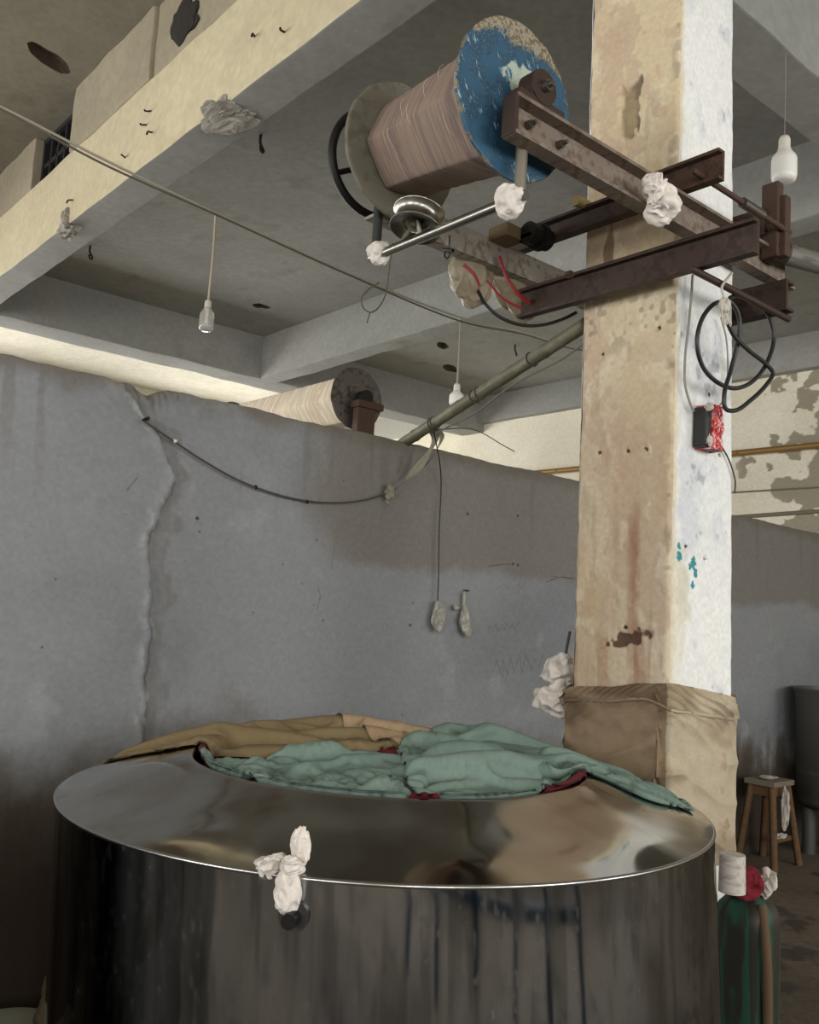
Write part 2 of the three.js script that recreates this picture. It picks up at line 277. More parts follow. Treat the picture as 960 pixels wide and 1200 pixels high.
// cream end wall with peeled patches of grey cement
{
  const Z0 = -8.2, Z1 = -2.6, mEnd = std({
    map: tex(1024, 768, (u, v) => {
      const z = mix(ZF, ZN, u), y = v * 4.8, a = fbm(z * 1.2 + 9, y * 1.2, 4), b = fbm(z * 5, y * 5 + 3, 4), f = fbm(z * 60, y * 60, 2);
      let c = mix3([230, 223, 203], [218, 210, 188], sm(0.35, 0.65, a));
      const near = sm(-4.35, -3.75, z + (b - 0.5) * 1.2);                      // where the paint has come off
      const peel = sm(0.545, 0.56, b * 0.55 + fbm(z * 1.6 + 4, y * 1.1 + 2, 3) * 0.3 + near * 0.17);
      c = mix3(c, [150, 142, 122], peel * sm(-4.8, -4.3, z));
      if (y > 3.86) c = [165, 163, 154];
      const g = 0.95 + f * 0.1; return c.map((k) => k * g);
    }), roughness: 0.95,
  });
  const g = roughBox(XR, XR + 0.2, 0, 4.8, ZF, ZN, { step: 0.15, amp: 0.004, r: 0.005, uv: (p) => [(p[2] - ZF) / (ZN - ZF), p[1] / 4.8] });
  struct('wall_right', g, mEnd, 'cream end wall with peeling paint and grey patches', 'wall');
  const mp = std({ color: 0x8a6a35, roughness: 0.5, metalness: 0.3 });
  const a = onX(640, 553, XR - 0.07), b = onX(960, 521.5, XR - 0.07); const d = b.clone().sub(a);
  const t = thing('conduit_pipe', 'brown pipe clipped along the cream end wall', 'pipe', a.clone());
  part(t, 'pipe', rod(a.clone().addScaledVector(d, -0.4), b.clone().addScaledVector(d, 0.4), 0.028), mp);
  for (const k of [0.05, 0.4, 0.75, 1.05]) { const q = a.clone().addScaledVector(d, k); part(t, 'clip', box(q.x - 0.035, XR, q.y - 0.012, q.y + 0.012, q.z - 0.02, q.z + 0.02), mp); }
  const mw = std({ color: 0x6f6858, roughness: 0.8 });
  for (const [x0, y0, x1, y1, r, l] of [[862, 577, 960, 571, 0.008, 'thin grey wire along the peeling end wall'], [862, 606, 960, 599, 0.018, 'slim grey conduit low on the peeling end wall']]) { const p = onX(x0, y0, XR - r), q = onX(x1, y1, XR - r), dd = q.clone().sub(p); solo('wall_cable', rod(p.clone().addScaledVector(dd, -0.5), q.addScaledVector(dd, 0.5), r), mw, l, 'cable'); }
}

// partition wall
const PZ = -3.33, PH = 2.32, PX0 = XL, PX1 = XR - 0.005;
const crackPts = [[150, 455], [168, 478], [182, 500], [196, 530], [205, 560], [200, 582], [188, 600], [178, 625], [176, 655], [181, 690], [176, 715], [178, 745], [172, 780], [172, 810], [168, 850]].map(([x, y]) => onZ(x, y, PZ));
function crackX(y) { if (y > crackPts[0].y) return crackPts[0].x; for (let i = 0; i < crackPts.length - 1; i++) { const a = crackPts[i], b = crackPts[i + 1]; if (y <= a.y && y >= b.y) return mix(a.x, b.x, (a.y - y) / (a.y - b.y)); } return crackPts[crackPts.length - 1].x; }
const crackAt = (y) => crackX(y) + 0.016 * n3(y * 11, 0.4, 2) + 0.009 * n3(y * 31, 2.4, 1);
{
  const TW = 2048, TH = 640, X0 = 0, X1 = 8, can = new Uint8Array(TW * TH);
  // pencil scrawl and scratches, drawn as thin strokes into a mask
  const dot = (X, Y, s, r = 1) => { const i = Math.round((X - X0) / (X1 - X0) * TW), j = Math.round(Y / 2.4 * TH); for (let a = -r; a <= r; a++) for (let b = -r; b <= r; b++) if (i + a >= 0 && i + a < TW && j + b >= 0 && j + b < TH && a * a + b * b <= r * r) can[(j + b) * TW + i + a] = Math.max(can[(j + b) * TW + i + a], s); };
  const stroke = (pts, s, r = 0) => { for (let i = 0; i < pts.length - 1; i++) for (let k = 0; k <= 60; k++) { const p = onZ(mix(pts[i][0], pts[i + 1][0], k / 60), mix(pts[i][1], pts[i + 1][1], k / 60), PZ); dot(p.x, p.y, s, r); } };
  const scrawl = (x0, y0, w, h, n, s) => { const pts = []; for (let i = 0; i <= n; i++) pts.push([x0 + w * i / n + (rnd() - 0.5) * 5, y0 + (i % 2 ? -1 : 1) * h * (0.3 + rnd() * 0.5) - i * 0.3]); stroke(pts, s); };
  scrawl(572, 738, 36, 7, 11, 70); scrawl(578, 782, 56, 16, 13, 90); scrawl(585, 688, 40, 8, 9, 45);
  stroke([[640, 683], [655, 677], [672, 678]], 190); stroke([[573, 663], [590, 661], [600, 661]], 160); stroke([[645, 676], [672, 679]], 120);
  stroke([[372, 690], [375, 700], [371, 715]], 110); stroke([[160, 560], [148, 575]], 120); stroke([[392, 640], [388, 668]], 90);
  for (let i = 0; i < 60; i++) { const x = rnd() * 680, y = 460 + rnd() * 380; const p = onZ(x, y, PZ); dot(p.x, p.y, 90 + rnd() * 120, rnd() < 0.2 ? 1 : 0); }
  for (const [x, y] of [[601, 661], [607, 662], [548, 603], [607, 604], [480, 733], [230, 607]]) { const p = onZ(x, y, PZ); dot(p.x, p.y, 255, 2); }
  const wallMap = tex(TW, TH, (u, v) => {
    const X = mix(X0, X1, u), Y = v * 2.4, a = fbm(X * 1.5, Y * 1.5, 5), b = fbm(X * 6 + 11, Y * 6, 4), f = fbm(X * 70, Y * 70, 2), st = fbm(X * 22, Y * 1.6, 4);
    let c = mix3([140, 141, 142], [127, 129, 131], sm(0.35, 0.65, a));
    c = mix3(c, [156, 157, 157], sm(0.58, 0.72, b * 0.7 + a * 0.3) * 0.5);
    // old brown-grey upper coat ends in a ragged line
    const line = 1.72 + 0.1 * (fbm(X * 2.2, 3, 4) - 0.5) - sm(2.2, 5, X) * 0.02;
    const up = sm(line - 0.02, line + 0.05, Y + (b - 0.5) * 0.1) * sm(2.1, 2.5, X + (a - 0.5));
    c = mix3(c, [122, 116, 108], up * 0.85);
    // paler cement left of the ridge with darker bare cement right of it and a dark line along the crack
    const dx = X - crackAt(Y); c = mix3(c, [114, 112, 108], sm(0.0, 0.012, dx) * sm(0.09, 0.05, dx + 0.07 * (fbm(X * 14, Y * 14, 3) - 0.5) * 2) * 0.5);
    c = mix3(c, [172, 172, 170], sm(0.035, 0.012, Math.abs(dx + 0.018)) * sm(0.54, 0.6, fbm(X * 30 + 2, Y * 22, 3)) * 0.4);
    c = mix3(c, [98, 95, 90], sm(0.008, 0.002, Math.abs(dx)) * 0.6 * sm(0.42, 0.52, fbm(X * 20, Y * 12, 2)));
    // grime streaks rising from the floor
    const gr = sm(1.02, 0.6, Y + (st - 0.5) * 0.22 + (b - 0.5) * 0.35 + (a - 0.5) * 0.5 + sm(1.4, 2.6, X) * 0.08);
    c = mix3(c, [82, 72, 60], gr * (0.7 + 0.3 * sm(0.3, 0.6, st)));
    c = mix3(c, [58, 44, 34], sm(0.8, 0.35, Y + (st - 0.5) * 0.4 + (b - 0.5) * 0.3) * 0.8);
    c = mix3(c, [98, 94, 86], sm(0.6, 0.75, st) * 0.3 * sm(1.7, 2.3, Y));
    // edge grime along the top
    c = mix3(c, [104, 96, 84], sm(0.09, 0.0, PH - Y + (b - 0.5) * 0.12) * 0.7);
    const m = can[Math.min(TH - 1, Math.floor(v * TH)) * TW + Math.min(TW - 1, Math.floor(u * TW))] / 255;
    c = mix3(c, [52, 50, 50], m * 0.8);
    const g = 0.95 + f * 0.1; return c.map((k) => k * g);
  });
  const mWall = std({ map: wallMap, roughness: 0.85, bumpMap: rep(PB.clone(), 4, 1.2), bumpScale: 0.002 }); mWall.bumpMap.needsUpdate = true;
  const broke = onZ(165, 458, PZ);
  const topEdge = (X) => 0.012 * n3(X * 3, 0.3, 0) + 0.006 * n3(X * 14, 3, 0) - 0.03 * Math.exp(-(((X - broke.x - 0.03) / 0.05) ** 2)) - 0.012 * Math.exp(-(((X - broke.x + 0.09) / 0.03) ** 2)) + 0.012 * Math.exp(-(((X - broke.x - 0.17) / 0.06) ** 2));
  const g = roughBox(PX0, PX1, 0, PH, PZ - 0.13, PZ, {
    step: 0.03, amp: 0.006, r: 0.012, freq: 2.2, sub: { 1: 0.016, 2: 0.03 }, extra: { 0: [1.2, 1.8, 0.0071] }, uv: (p) => [(p[0] - X0) / (X1 - X0), p[1] / 2.4],
    disp: (w) => {
      const k = sm(PH - 0.3, PH, w[1]); let [x, y, z] = w; y += topEdge(x) * k * (PH > 0 ? 1 : 0);
      if (z > PZ - 0.02) {
        const dx = x - crackAt(y);
        z += 0.018 * (0.5 + n3(y * 6, 3, 1)) * Math.exp(-((dx + 0.02) ** 2) / 0.0004) * sm(0.2, 0.6, y) - 0.009 * Math.exp(-(dx ** 2) / 0.00006) * (0.6 + 1.2 * n3(x * 9, y * 9, 4)) - 0.005 * sm(0.0, 0.012, dx) * sm(0.07, 0.03, dx + 0.06 * n3(y * 7, x * 7, 6)) + 0.004 * n3(x * 45, y * 45, 2) * Math.exp(-(dx ** 2) / 0.003) + 0.008 * n3(x * 1.3, y * 1.3, 5);
        const db = Math.hypot((x - broke.x - 0.05) / 0.16, (y - PH) / 0.1); if (db < 1) z -= (1 - db) * 0.04 * (0.6 + n3(x * 40, y * 40, 1));
      }
      return [x, y, z];
    },
  });
  struct('wall_partition', g, mWall, 'grey painted partition wall with a cracked ridge and chipped top', 'wall');
}

// column
const colX0 = () => 2.35, colX1 = (y) => mix(2.725, 2.663, y / 3.75), colZ0 = (y) => mix(-1.528, -1.562, y / 3.75), colZ1 = (y) => mix(-1.897, -1.935, y / 3.75);
const LF = 0.372, RF = 0.35;                                       // nominal widths of the left and right faces
const colLeft = (px, py) => { const p = onX(px, py, 2.35); return [(p.z - colZ1(p.y)) / (colZ0(p.y) - colZ1(p.y)) * LF, p.y]; };
const colRight = (px, py) => { const p = onZ(px, py, -1.543); return [LF + (p.x - 2.35) / (colX1(p.y) - 2.35) * RF, p.y]; };
{
  const gouge = [colLeft(740, 98), colLeft(738, 157)], chipped = colLeft(722, 752);
  const holes = [[702, 530], [735, 528], [757, 526], [706, 415], [772, 384], [733, 735]].map(([x, y]) => colLeft(x, y)).concat([[834, 462], [845, 533], [804, 640], [827, 655]].map(([x, y]) => colRight(x, y)));
  const teal = [[812, 660, 0.014], [815, 672, 0.011], [812, 686, 0.009], [809, 664, 0.008], [792, 652, 0.012], [792, 640, 0.009]].map(([x, y, r]) => [...colRight(Math.max(x, 796), y), r]);
  const PERIM = 2 * (LF + RF);
  const inGouge = (s, y) => { const cy = (gouge[0][1] + gouge[1][1]) / 2, hy = (gouge[0][1] - gouge[1][1]) / 2, cx = (gouge[0][0] + gouge[1][0]) / 2; return sm(1.15, 0.85, Math.max(Math.abs(s - cx) / 0.033, Math.abs(y - cy) / hy) + (vn(s * 60, y * 40) - 0.5) * 0.5 + (vn(s * 25, y * 14 + 3) - 0.5) * 0.5); };
  const peelLeft = (s, y) => { const b = fbm(s * 7 + 2, y * 3.5, 4), c = fbm(s * 26, y * 20 + 5, 3); return sm(0.545, 0.57, b * 0.7 + c * 0.3 + 0.05 * Math.exp(-(((y - 1.95) / 0.35) ** 2)) * sm(0.4, 0.12, Math.abs(s - 0.18) / 0.5)); };
  const chip = (s, y) => sm(1, 0.7, Math.hypot((s - chipped[0] - 0.05) / 0.085, (y - chipped[1] + (s - chipped[0]) * -0.25) / 0.025) + (vn(s * 70, y * 70) - 0.5) * 0.9);
  const stain = colLeft(737, 700), patchR = colRight(835, 445), blueR = colRight(805, 612), yelR = colRight(797, 700);
  const colMap = tex(768, 1536, (u, v) => {
    const s = u * PERIM, y = v * 4, a = fbm(s * 4, y * 2, 4), b = fbm(s * 14 + 3, y * 10, 4), f = fbm(s * 90, y * 90, 2), st = fbm(s * 30, y * 2.2, 4);
    let c;
    if (s < LF) {
      c = mix3(mix3([208, 190, 156], [204, 188, 164], sm(2.7, 2.2, y + (b - 0.5) * 0.6)), [200, 180, 148], sm(0.35, 0.65, a));
      c = mix3(c, [220, 208, 182], sm(0.45, 0.65, b) * 0.55);
      const pl = peelLeft(s, y); c = mix3(c, [190, 166, 142], pl * 0.6);
      // pinkish and rusty run-off down the middle
      const run = Math.exp(-(((s - 0.2 + (vn(y * 3, 2) - 0.5) * 0.08) / 0.085) ** 2)) * sm(2.5, 1.95, y) * sm(0.3, 0.62, st * 0.6 + b * 0.4);
      c = mix3(c, [192, 162, 142], run * 0.6);
      const rust = Math.exp(-(((s - stain[0] - 0.01 + (vn(y * 9, 1) - 0.5) * 0.05) / 0.028) ** 2)) * sm(1.95, 1.75, y) * sm(1.2, 1.5, y) * sm(0.35, 0.6, b * 0.5 + st * 0.5);
      c = mix3(c, [140, 98, 76], rust * 0.65);
      c = mix3(c, [168, 132, 104], sm(1.62, 1.38, y + (b - 0.5) * 0.3) * 0.45 * sm(0.35, 0.55, st));
      c = mix3(c, [168, 150, 120], sm(0.58, 0.75, st * 0.5 + b * 0.5) * 0.5);
      const mould = sm(0.55, 0.68, b * 0.6 + vn(s * 50, y * 50) * 0.4) * (Math.exp(-(((y - 2.48) / 0.12) ** 2)) + Math.exp(-(((s - 0.36) / 0.02) ** 2)) * 0.9); c = mix3(c, [112, 100, 78], Math.min(1, mould) * 0.4);
      c = mix3(c, mix3([150, 132, 102], [112, 98, 78], sm(0.4, 0.6, b)), inGouge(s, y) * 0.85); c = mix3(c, [70, 46, 32], chip(s, y) * 0.8);
      const dz = Math.hypot((s - 0.11) / 0.02, (y - 2.71) / 0.15) + (b - 0.5) * 2; c = mix3(c, [120, 100, 76], sm(1, 0.7, dz) * 0.8);
    } else {
      c = mix3([234, 233, 227], [226, 226, 221], sm(0.35, 0.65, a));
      const k = s - LF;
      c = mix3(c, [204, 206, 212], sm(0.58, 0.78, b + 0.35 * Math.exp(-(((s - blueR[0]) / 0.05) ** 2 + ((y - blueR[1]) / 0.22) ** 2)) + 0.22 * Math.exp(-(((s - patchR[0]) / 0.09) ** 2 + ((y - patchR[1]) / 0.2) ** 2))) * 0.7);
      c = mix3(c, [160, 160, 160], sm(0.66, 0.78, b * 0.5 + fbm(s * 40, y * 30, 3) * 0.5 + 0.16 * Math.exp(-(((s - patchR[0]) / 0.09) ** 2 + ((y - patchR[1]) / 0.16) ** 2))) * 0.7);
      c = mix3(c, [212, 202, 170], sm(0.45, 0.65, b * 0.6 + 0.4 * Math.exp(-(((s - yelR[0]) / 0.07) ** 2 + ((y - yelR[1] + 0.05) / 0.25) ** 2))) * 0.6);
      c = mix3(c, [206, 192, 160], sm(0.03, 0.0, k + (b - 0.5) * 0.03) * 0.7);
      for (const [ts, ty, tr] of teal) { const d = Math.hypot(s - ts, (y - ty) * 0.8) / tr + (vn(s * 200, y * 200) - 0.5) * 0.9; if (d < 1) c = [62, 138, 142]; }
    }
    for (const [hs, hy] of holes) { const d = Math.hypot(s - hs, y - hy); if (d < 0.012) c = mix3([62, 50, 40], c, sm(0.003, 0.008, d + (vn(s * 300, y * 300) - 0.5) * 0.008)); }  // shade inside the small holes is painted into the colour
    const g = 0.95 + f * 0.1; return c.map((q) => q * g);
  });
  const mCol = std({ map: colMap, roughness: 0.9, bumpMap: rep(PB.clone(), 1.4, 3.6), bumpScale: 0.002 }); mCol.bumpMap.needsUpdate = true;
  const ringS = []; const nS = 44; for (let k = 0; k < 4; k++) for (let i = 0; i < nS; i++) ringS.push(k + (i < 1 ? 0 : i / nS)); ringS.push(4);
  const NY = 330, H = 4.0;
  const g = gridGeo(ringS.length - 1, NY, (u, v) => {
    const q = ringS[Math.round(u * (ringS.length - 1))], k = Math.min(3, Math.floor(q)), t = q - k, y = v * H, x0 = colX0(), x1 = colX1(y), z0 = colZ0(y), z1 = colZ1(y);
    let x, z, nx = 0, nz = 0;
    if (k === 0) { x = x0; z = mix(z1, z0, t); nx = -1; } else if (k === 1) { x = mix(x0, x1, t); z = z0; nz = 1; } else if (k === 2) { x = x1; z = mix(z0, z1, t); nx = 1; } else { x = mix(x1, x0, t); z = z1; nz = -1; }
    const s = (k % 2 === 0 ? t * LF : t * RF) + (k === 1 ? LF : k === 2 ? LF + RF : k === 3 ? 2 * LF + RF : 0);
    const e = Math.min(t, 1 - t) * (k % 2 ? RF : LF), round = 0.008 * sm(0.016, 0, e) + sm(0.03, 0, e) * 0.006 * Math.max(0, n3(y * 9, k + (t > 0.5 ? 1 : 0), 2)) ;
    const cx = (x0 + x1) / 2, cz = (z0 + z1) / 2; x += Math.sign(cx - x) * (Math.abs(nz) ? round : 0) ; z += Math.sign(cz - z) * (Math.abs(nx) ? round : 0);
    let d = 0.003 * n3(s * 5, y * 5, 1) + 0.0012 * n3(s * 30, y * 30, 2) - round;
    if (k === 0) { d -= inGouge(s, y) * 0.02 * (0.5 + 0.6 * vn(s * 50, y * 50)) + chip(s, y) * 0.01 + peelLeft(s, y) * 0.0022; }
    for (const [hs, hy] of holes) { const r = Math.hypot(s - hs, y - hy); if (r < 0.01) d -= 0.014 * (1 - r / 0.01); }
    return [x + nx * d, y, z + nz * d];
  }, (u, v) => { const q = ringS[Math.round(u * (ringS.length - 1))], k = Math.min(3, Math.floor(q)), t = q - k; return [((k % 2 === 0 ? t * LF : t * RF) + (k === 1 ? LF : k === 2 ? LF + RF : k === 3 ? 2 * LF + RF : 0)) / PERIM, v * H / 4]; });
  struct('column', g, mCol, 'square concrete column, tan stained face and whitewashed face', 'column');
}

// ---------------------------------------------------------------- the steel drum
const DC = V3(1.5327, 0, -1.82), DR = 0.79, RIMY = 1.05, LIPR = 0.49, LIPY = 1.132;
const ab = (a, b, y = 0) => V3(DC.x + RIGHT.x * a + FWD.x * b, y, DC.z + RIGHT.z * a + FWD.z * b);   // a to the right, b away from the viewer, from the drum's axis
function onDrum(px, py) { const r = ray(px, py), ox = EYE.x - DC.x, oz = EYE.z - DC.z, a = r.x * r.x + r.z * r.z, b = 2 * (ox * r.x + oz * r.z), c = ox * ox + oz * oz - DR * DR; return EYE.clone().addScaledVector(r, (-b - Math.sqrt(b * b - 4 * a * c)) / (2 * a)); }
const mSteel = std({
  color: 0xe8e8e6, metalness: 1, roughness: 1,
  roughnessMap: tex(1024, 256, (u, v) => { const st = fbm(u * 220, v * 5, 3), b = fbm(u * 40, v * 3, 4), sp = fbm(u * 500, v * 40, 2); return 0.07 + 0.05 * sm(0.4, 0.75, st) + 0.1 * sm(0.55, 0.75, b) + 0.12 * sm(0.66, 0.8, sp); }, false),
  map: tex(2048, 512, (u, v) => {
    const st = fbm(u * 240, v * 4, 3), sp = vn(u * 900, v * 70) * 0.6 + vn(u * 1500, v * 220) * 0.4, b = fbm(u * 36, v * 4 + 4, 4);
    let c = mix3([184, 187, 190], [156, 158, 161], sm(0.45, 0.7, st)); c = mix3(c, [226, 226, 224], sm(0.76, 0.88, sp) * 0.6 * sm(0.5, 0.62, b)); c = mix3(c, [132, 126, 116], sm(0.6, 0.75, b) * 0.4); return c;
  }),
});
const mSteelTop = std({ color: 0xffffff, metalness: 1, roughness: 1, map: tex(512, 512, (u, v) => { const b = fbm(u * 9, v * 9, 5), c2 = fbm(u * 30 + 4, v * 30, 3); let c = mix3([174, 171, 164], [158, 150, 138], sm(0.45, 0.62, b)); c = mix3(c, [140, 124, 104], sm(0.62, 0.72, c2 * 0.5 + b * 0.5) * 0.7); return c; }), roughnessMap: tex(512, 512, (u, v) => 0.06 + 0.1 * sm(0.45, 0.65, fbm(u * 8, v * 8, 4)) + 0.05 * fbm(u * 40, v * 40, 2), false) });
{
  const t = thing('extractor_drum', 'large round stainless steel drum with cloth heaped in its mouth', 'drum', V3(DC.x, 0, DC.z));
  const side = gridGeo(160, 40, (u, v) => { const th = u * Math.PI * 2, y = mix(0.05, RIMY - 0.006, v), r = DR + 0.0025 * n3(Math.cos(th) * 3, y * 1.6, Math.sin(th) * 3) + 0.0012 * n3(Math.cos(th) * 9, y * 3, Math.sin(th) * 9); const k = 0.06 * (RIMY - y); return [DC.x + r * Math.cos(th) + RIGHT.x * k, y, DC.z - r * Math.sin(th) + RIGHT.z * k]; }, (u, v) => [u, v]);
  part(t, 'shell', side, mSteel);
  const dent = (x, z) => 0.009 * n3(x * 3.2, z * 3.2, 4) + 0.004 * n3(x * 7, z * 7, 1);
  const top = gridGeo(180, 30, (u, v) => { const th = u * Math.PI * 2, k = v < 0.2 ? 0 : (v - 0.2) / 0.8, arc = Math.min(1, v / 0.2) * Math.PI / 2, r = v < 0.2 ? LIPR + 0.004 - 0.022 * Math.cos(arc) : mix(LIPR + 0.004, DR - 0.004, k), x = DC.x + r * Math.cos(th), z = DC.z + r * Math.sin(th); return [x, v < 0.2 ? LIPY - 0.022 + 0.022 * Math.sin(arc) : mix(LIPY, RIMY, Math.pow(k, 1.04)) + dent(x, z) * Math.sin(Math.PI * k), z]; }, (u, v) => { const th = u * Math.PI * 2, r = mix(LIPR, DR, v); return [0.5 + 0.6 * r * Math.cos(th), 0.5 + 0.6 * r * Math.sin(th)]; });
  part(t, 'top_plate', top, mSteelTop);
  const rim = new THREE.TorusGeometry(DR - 0.003, 0.0045, 10, 160); rim.rotateX(Math.PI / 2); rim.translate(DC.x, RIMY - 0.004, DC.z); part(t, 'rim_bead', rim, std({ color: 0xb4b3b0, metalness: 1, roughness: 0.25 }));
  const lip = new THREE.TorusGeometry(LIPR - 0.018, 0.004, 10, 120); lip.rotateX(Math.PI / 2); lip.translate(DC.x, LIPY - 0.026, DC.z); part(t, 'mouth_lip', lip, mSteelTop);
  const pts = [[LIPR - 0.018, LIPY - 0.022], [LIPR - 0.02, 0.9], [LIPR - 0.02, 0.4], [0.0, 0.36]].map(([r, y]) => new THREE.Vector2(r, y)); const inn = new THREE.LatheGeometry(pts, 72); inn.translate(DC.x, 0, DC.z); part(t, 'basket', inn, mSteel);
  const ft = new THREE.LatheGeometry([[0.72, 0], [0.74, 0.03], [0.74, 0.06], [DR - 0.004, 0.062]].map(([r, y]) => new THREE.Vector2(r, y)), 72); ft.translate(DC.x + RIGHT.x * 0.06, 0, DC.z + RIGHT.z * 0.06); part(t, 'foot_ring', ft, std({ color: 0x2a2622, roughness: 0.8 }));
  const n = onDrum(345, 1073), dir = V3(n.x - DC.x, 0, n.z - DC.z).normalize(), q = V3(DC.x, n.y, DC.z).addScaledVector(dir, DR);
  part(t, 'stud', rod(q.clone().addScaledVector(dir, -0.02), q.clone().addScaledVector(dir, 0.035), 0.013), std({ color: 0x1b1a19, roughness: 0.5, metalness: 0.6 }), 'dark steel stud under the tied rag');
  const pl = q.clone().addScaledVector(dir, 0.002); const plate = rod(pl.clone().addScaledVector(dir, -0.01), pl.clone().addScaledVector(dir, 0.004), 0.026); part(t, 'stud_washer', plate, std({ color: 0x4c4a47, roughness: 0.4, metalness: 0.8 }));
}

// ---------------------------------------------------------------- cloth
function clothMat(base, dirt, k = 1, weave = true) {
  return std({ map: rep(tex(512, 512, (u, v) => { const w = weave ? 0.12 * (vn(u * 256, v * 256) - 0.5) : 0, a = fbm(u * 5, v * 5, 4, 5), b = fbm(u * 30, v * 30, 3, 30); let c = mix3(base, dirt, sm(0.42, 0.7, a * 0.7 + b * 0.3) * k); const g = 0.94 + w * 0.6 + b * 0.12; return c.map((q) => q * g); }), 2.2), roughness: 0.95, side: THREE.DoubleSide });
}
const coneY = (r, b = 1) => r < LIPR ? LIPY - 0.045 * sm(0.4, 0.485, r) * sm(0.12, -0.08, b) : r < DR ? mix(LIPY, RIMY, (r - LIPR) / (DR - LIPR)) : RIMY - (r - DR) * 1.3;
const mKhaki = clothMat([122, 105, 74], [101, 86, 58], 0.7), mTan = clothMat([160, 136, 106], [136, 112, 84], 0.6), mSage = clothMat([112, 131, 119], [95, 113, 103], 0.6), mRed = clothMat([112, 18, 30], [90, 12, 23], 0.6);
// cloth is dropped and gathered by a small relaxation: too much cloth for its outline, so it buckles into folds and rests on what lies below
const HN = 220, HS = 2.2 / HN, HF = new Float32Array(HN * HN);
const hIdx = (a, b) => Math.min(HN - 1, Math.max(0, Math.floor((b + 1.1) / HS))) * HN + Math.min(HN - 1, Math.max(0, Math.floor((a + 1.1) / HS)));
for (let j = 0; j < HN; j++) for (let i = 0; i < HN; i++) { const a = -1.1 + (i + 0.5) * HS, b = -1.1 + (j + 0.5) * HS, r = Math.hypot(a, b); HF[j * HN + i] = r < LIPR - 0.03 ? LIPY - 0.03 + 0.03 * (1 - (r / 0.46) ** 2) + 0.006 * n3(a * 9, b * 9, 2) : r < DR ? coneY(Math.max(LIPR, r)) + 0.004 : RIMY - (r - DR) * 2; }
function hAt(a, b) { const x = Math.min(HN - 2, Math.max(0, (a + 1.1) / HS - 0.5)), y = Math.min(HN - 2, Math.max(0, (b + 1.1) / HS - 0.5)), i = Math.floor(x), j = Math.floor(y), fx = x - i, fy = y - j; const q = j * HN + i; return mix(mix(HF[q], HF[q + 1], fx), mix(HF[q + HN], HF[q + HN + 1], fx), fy); }
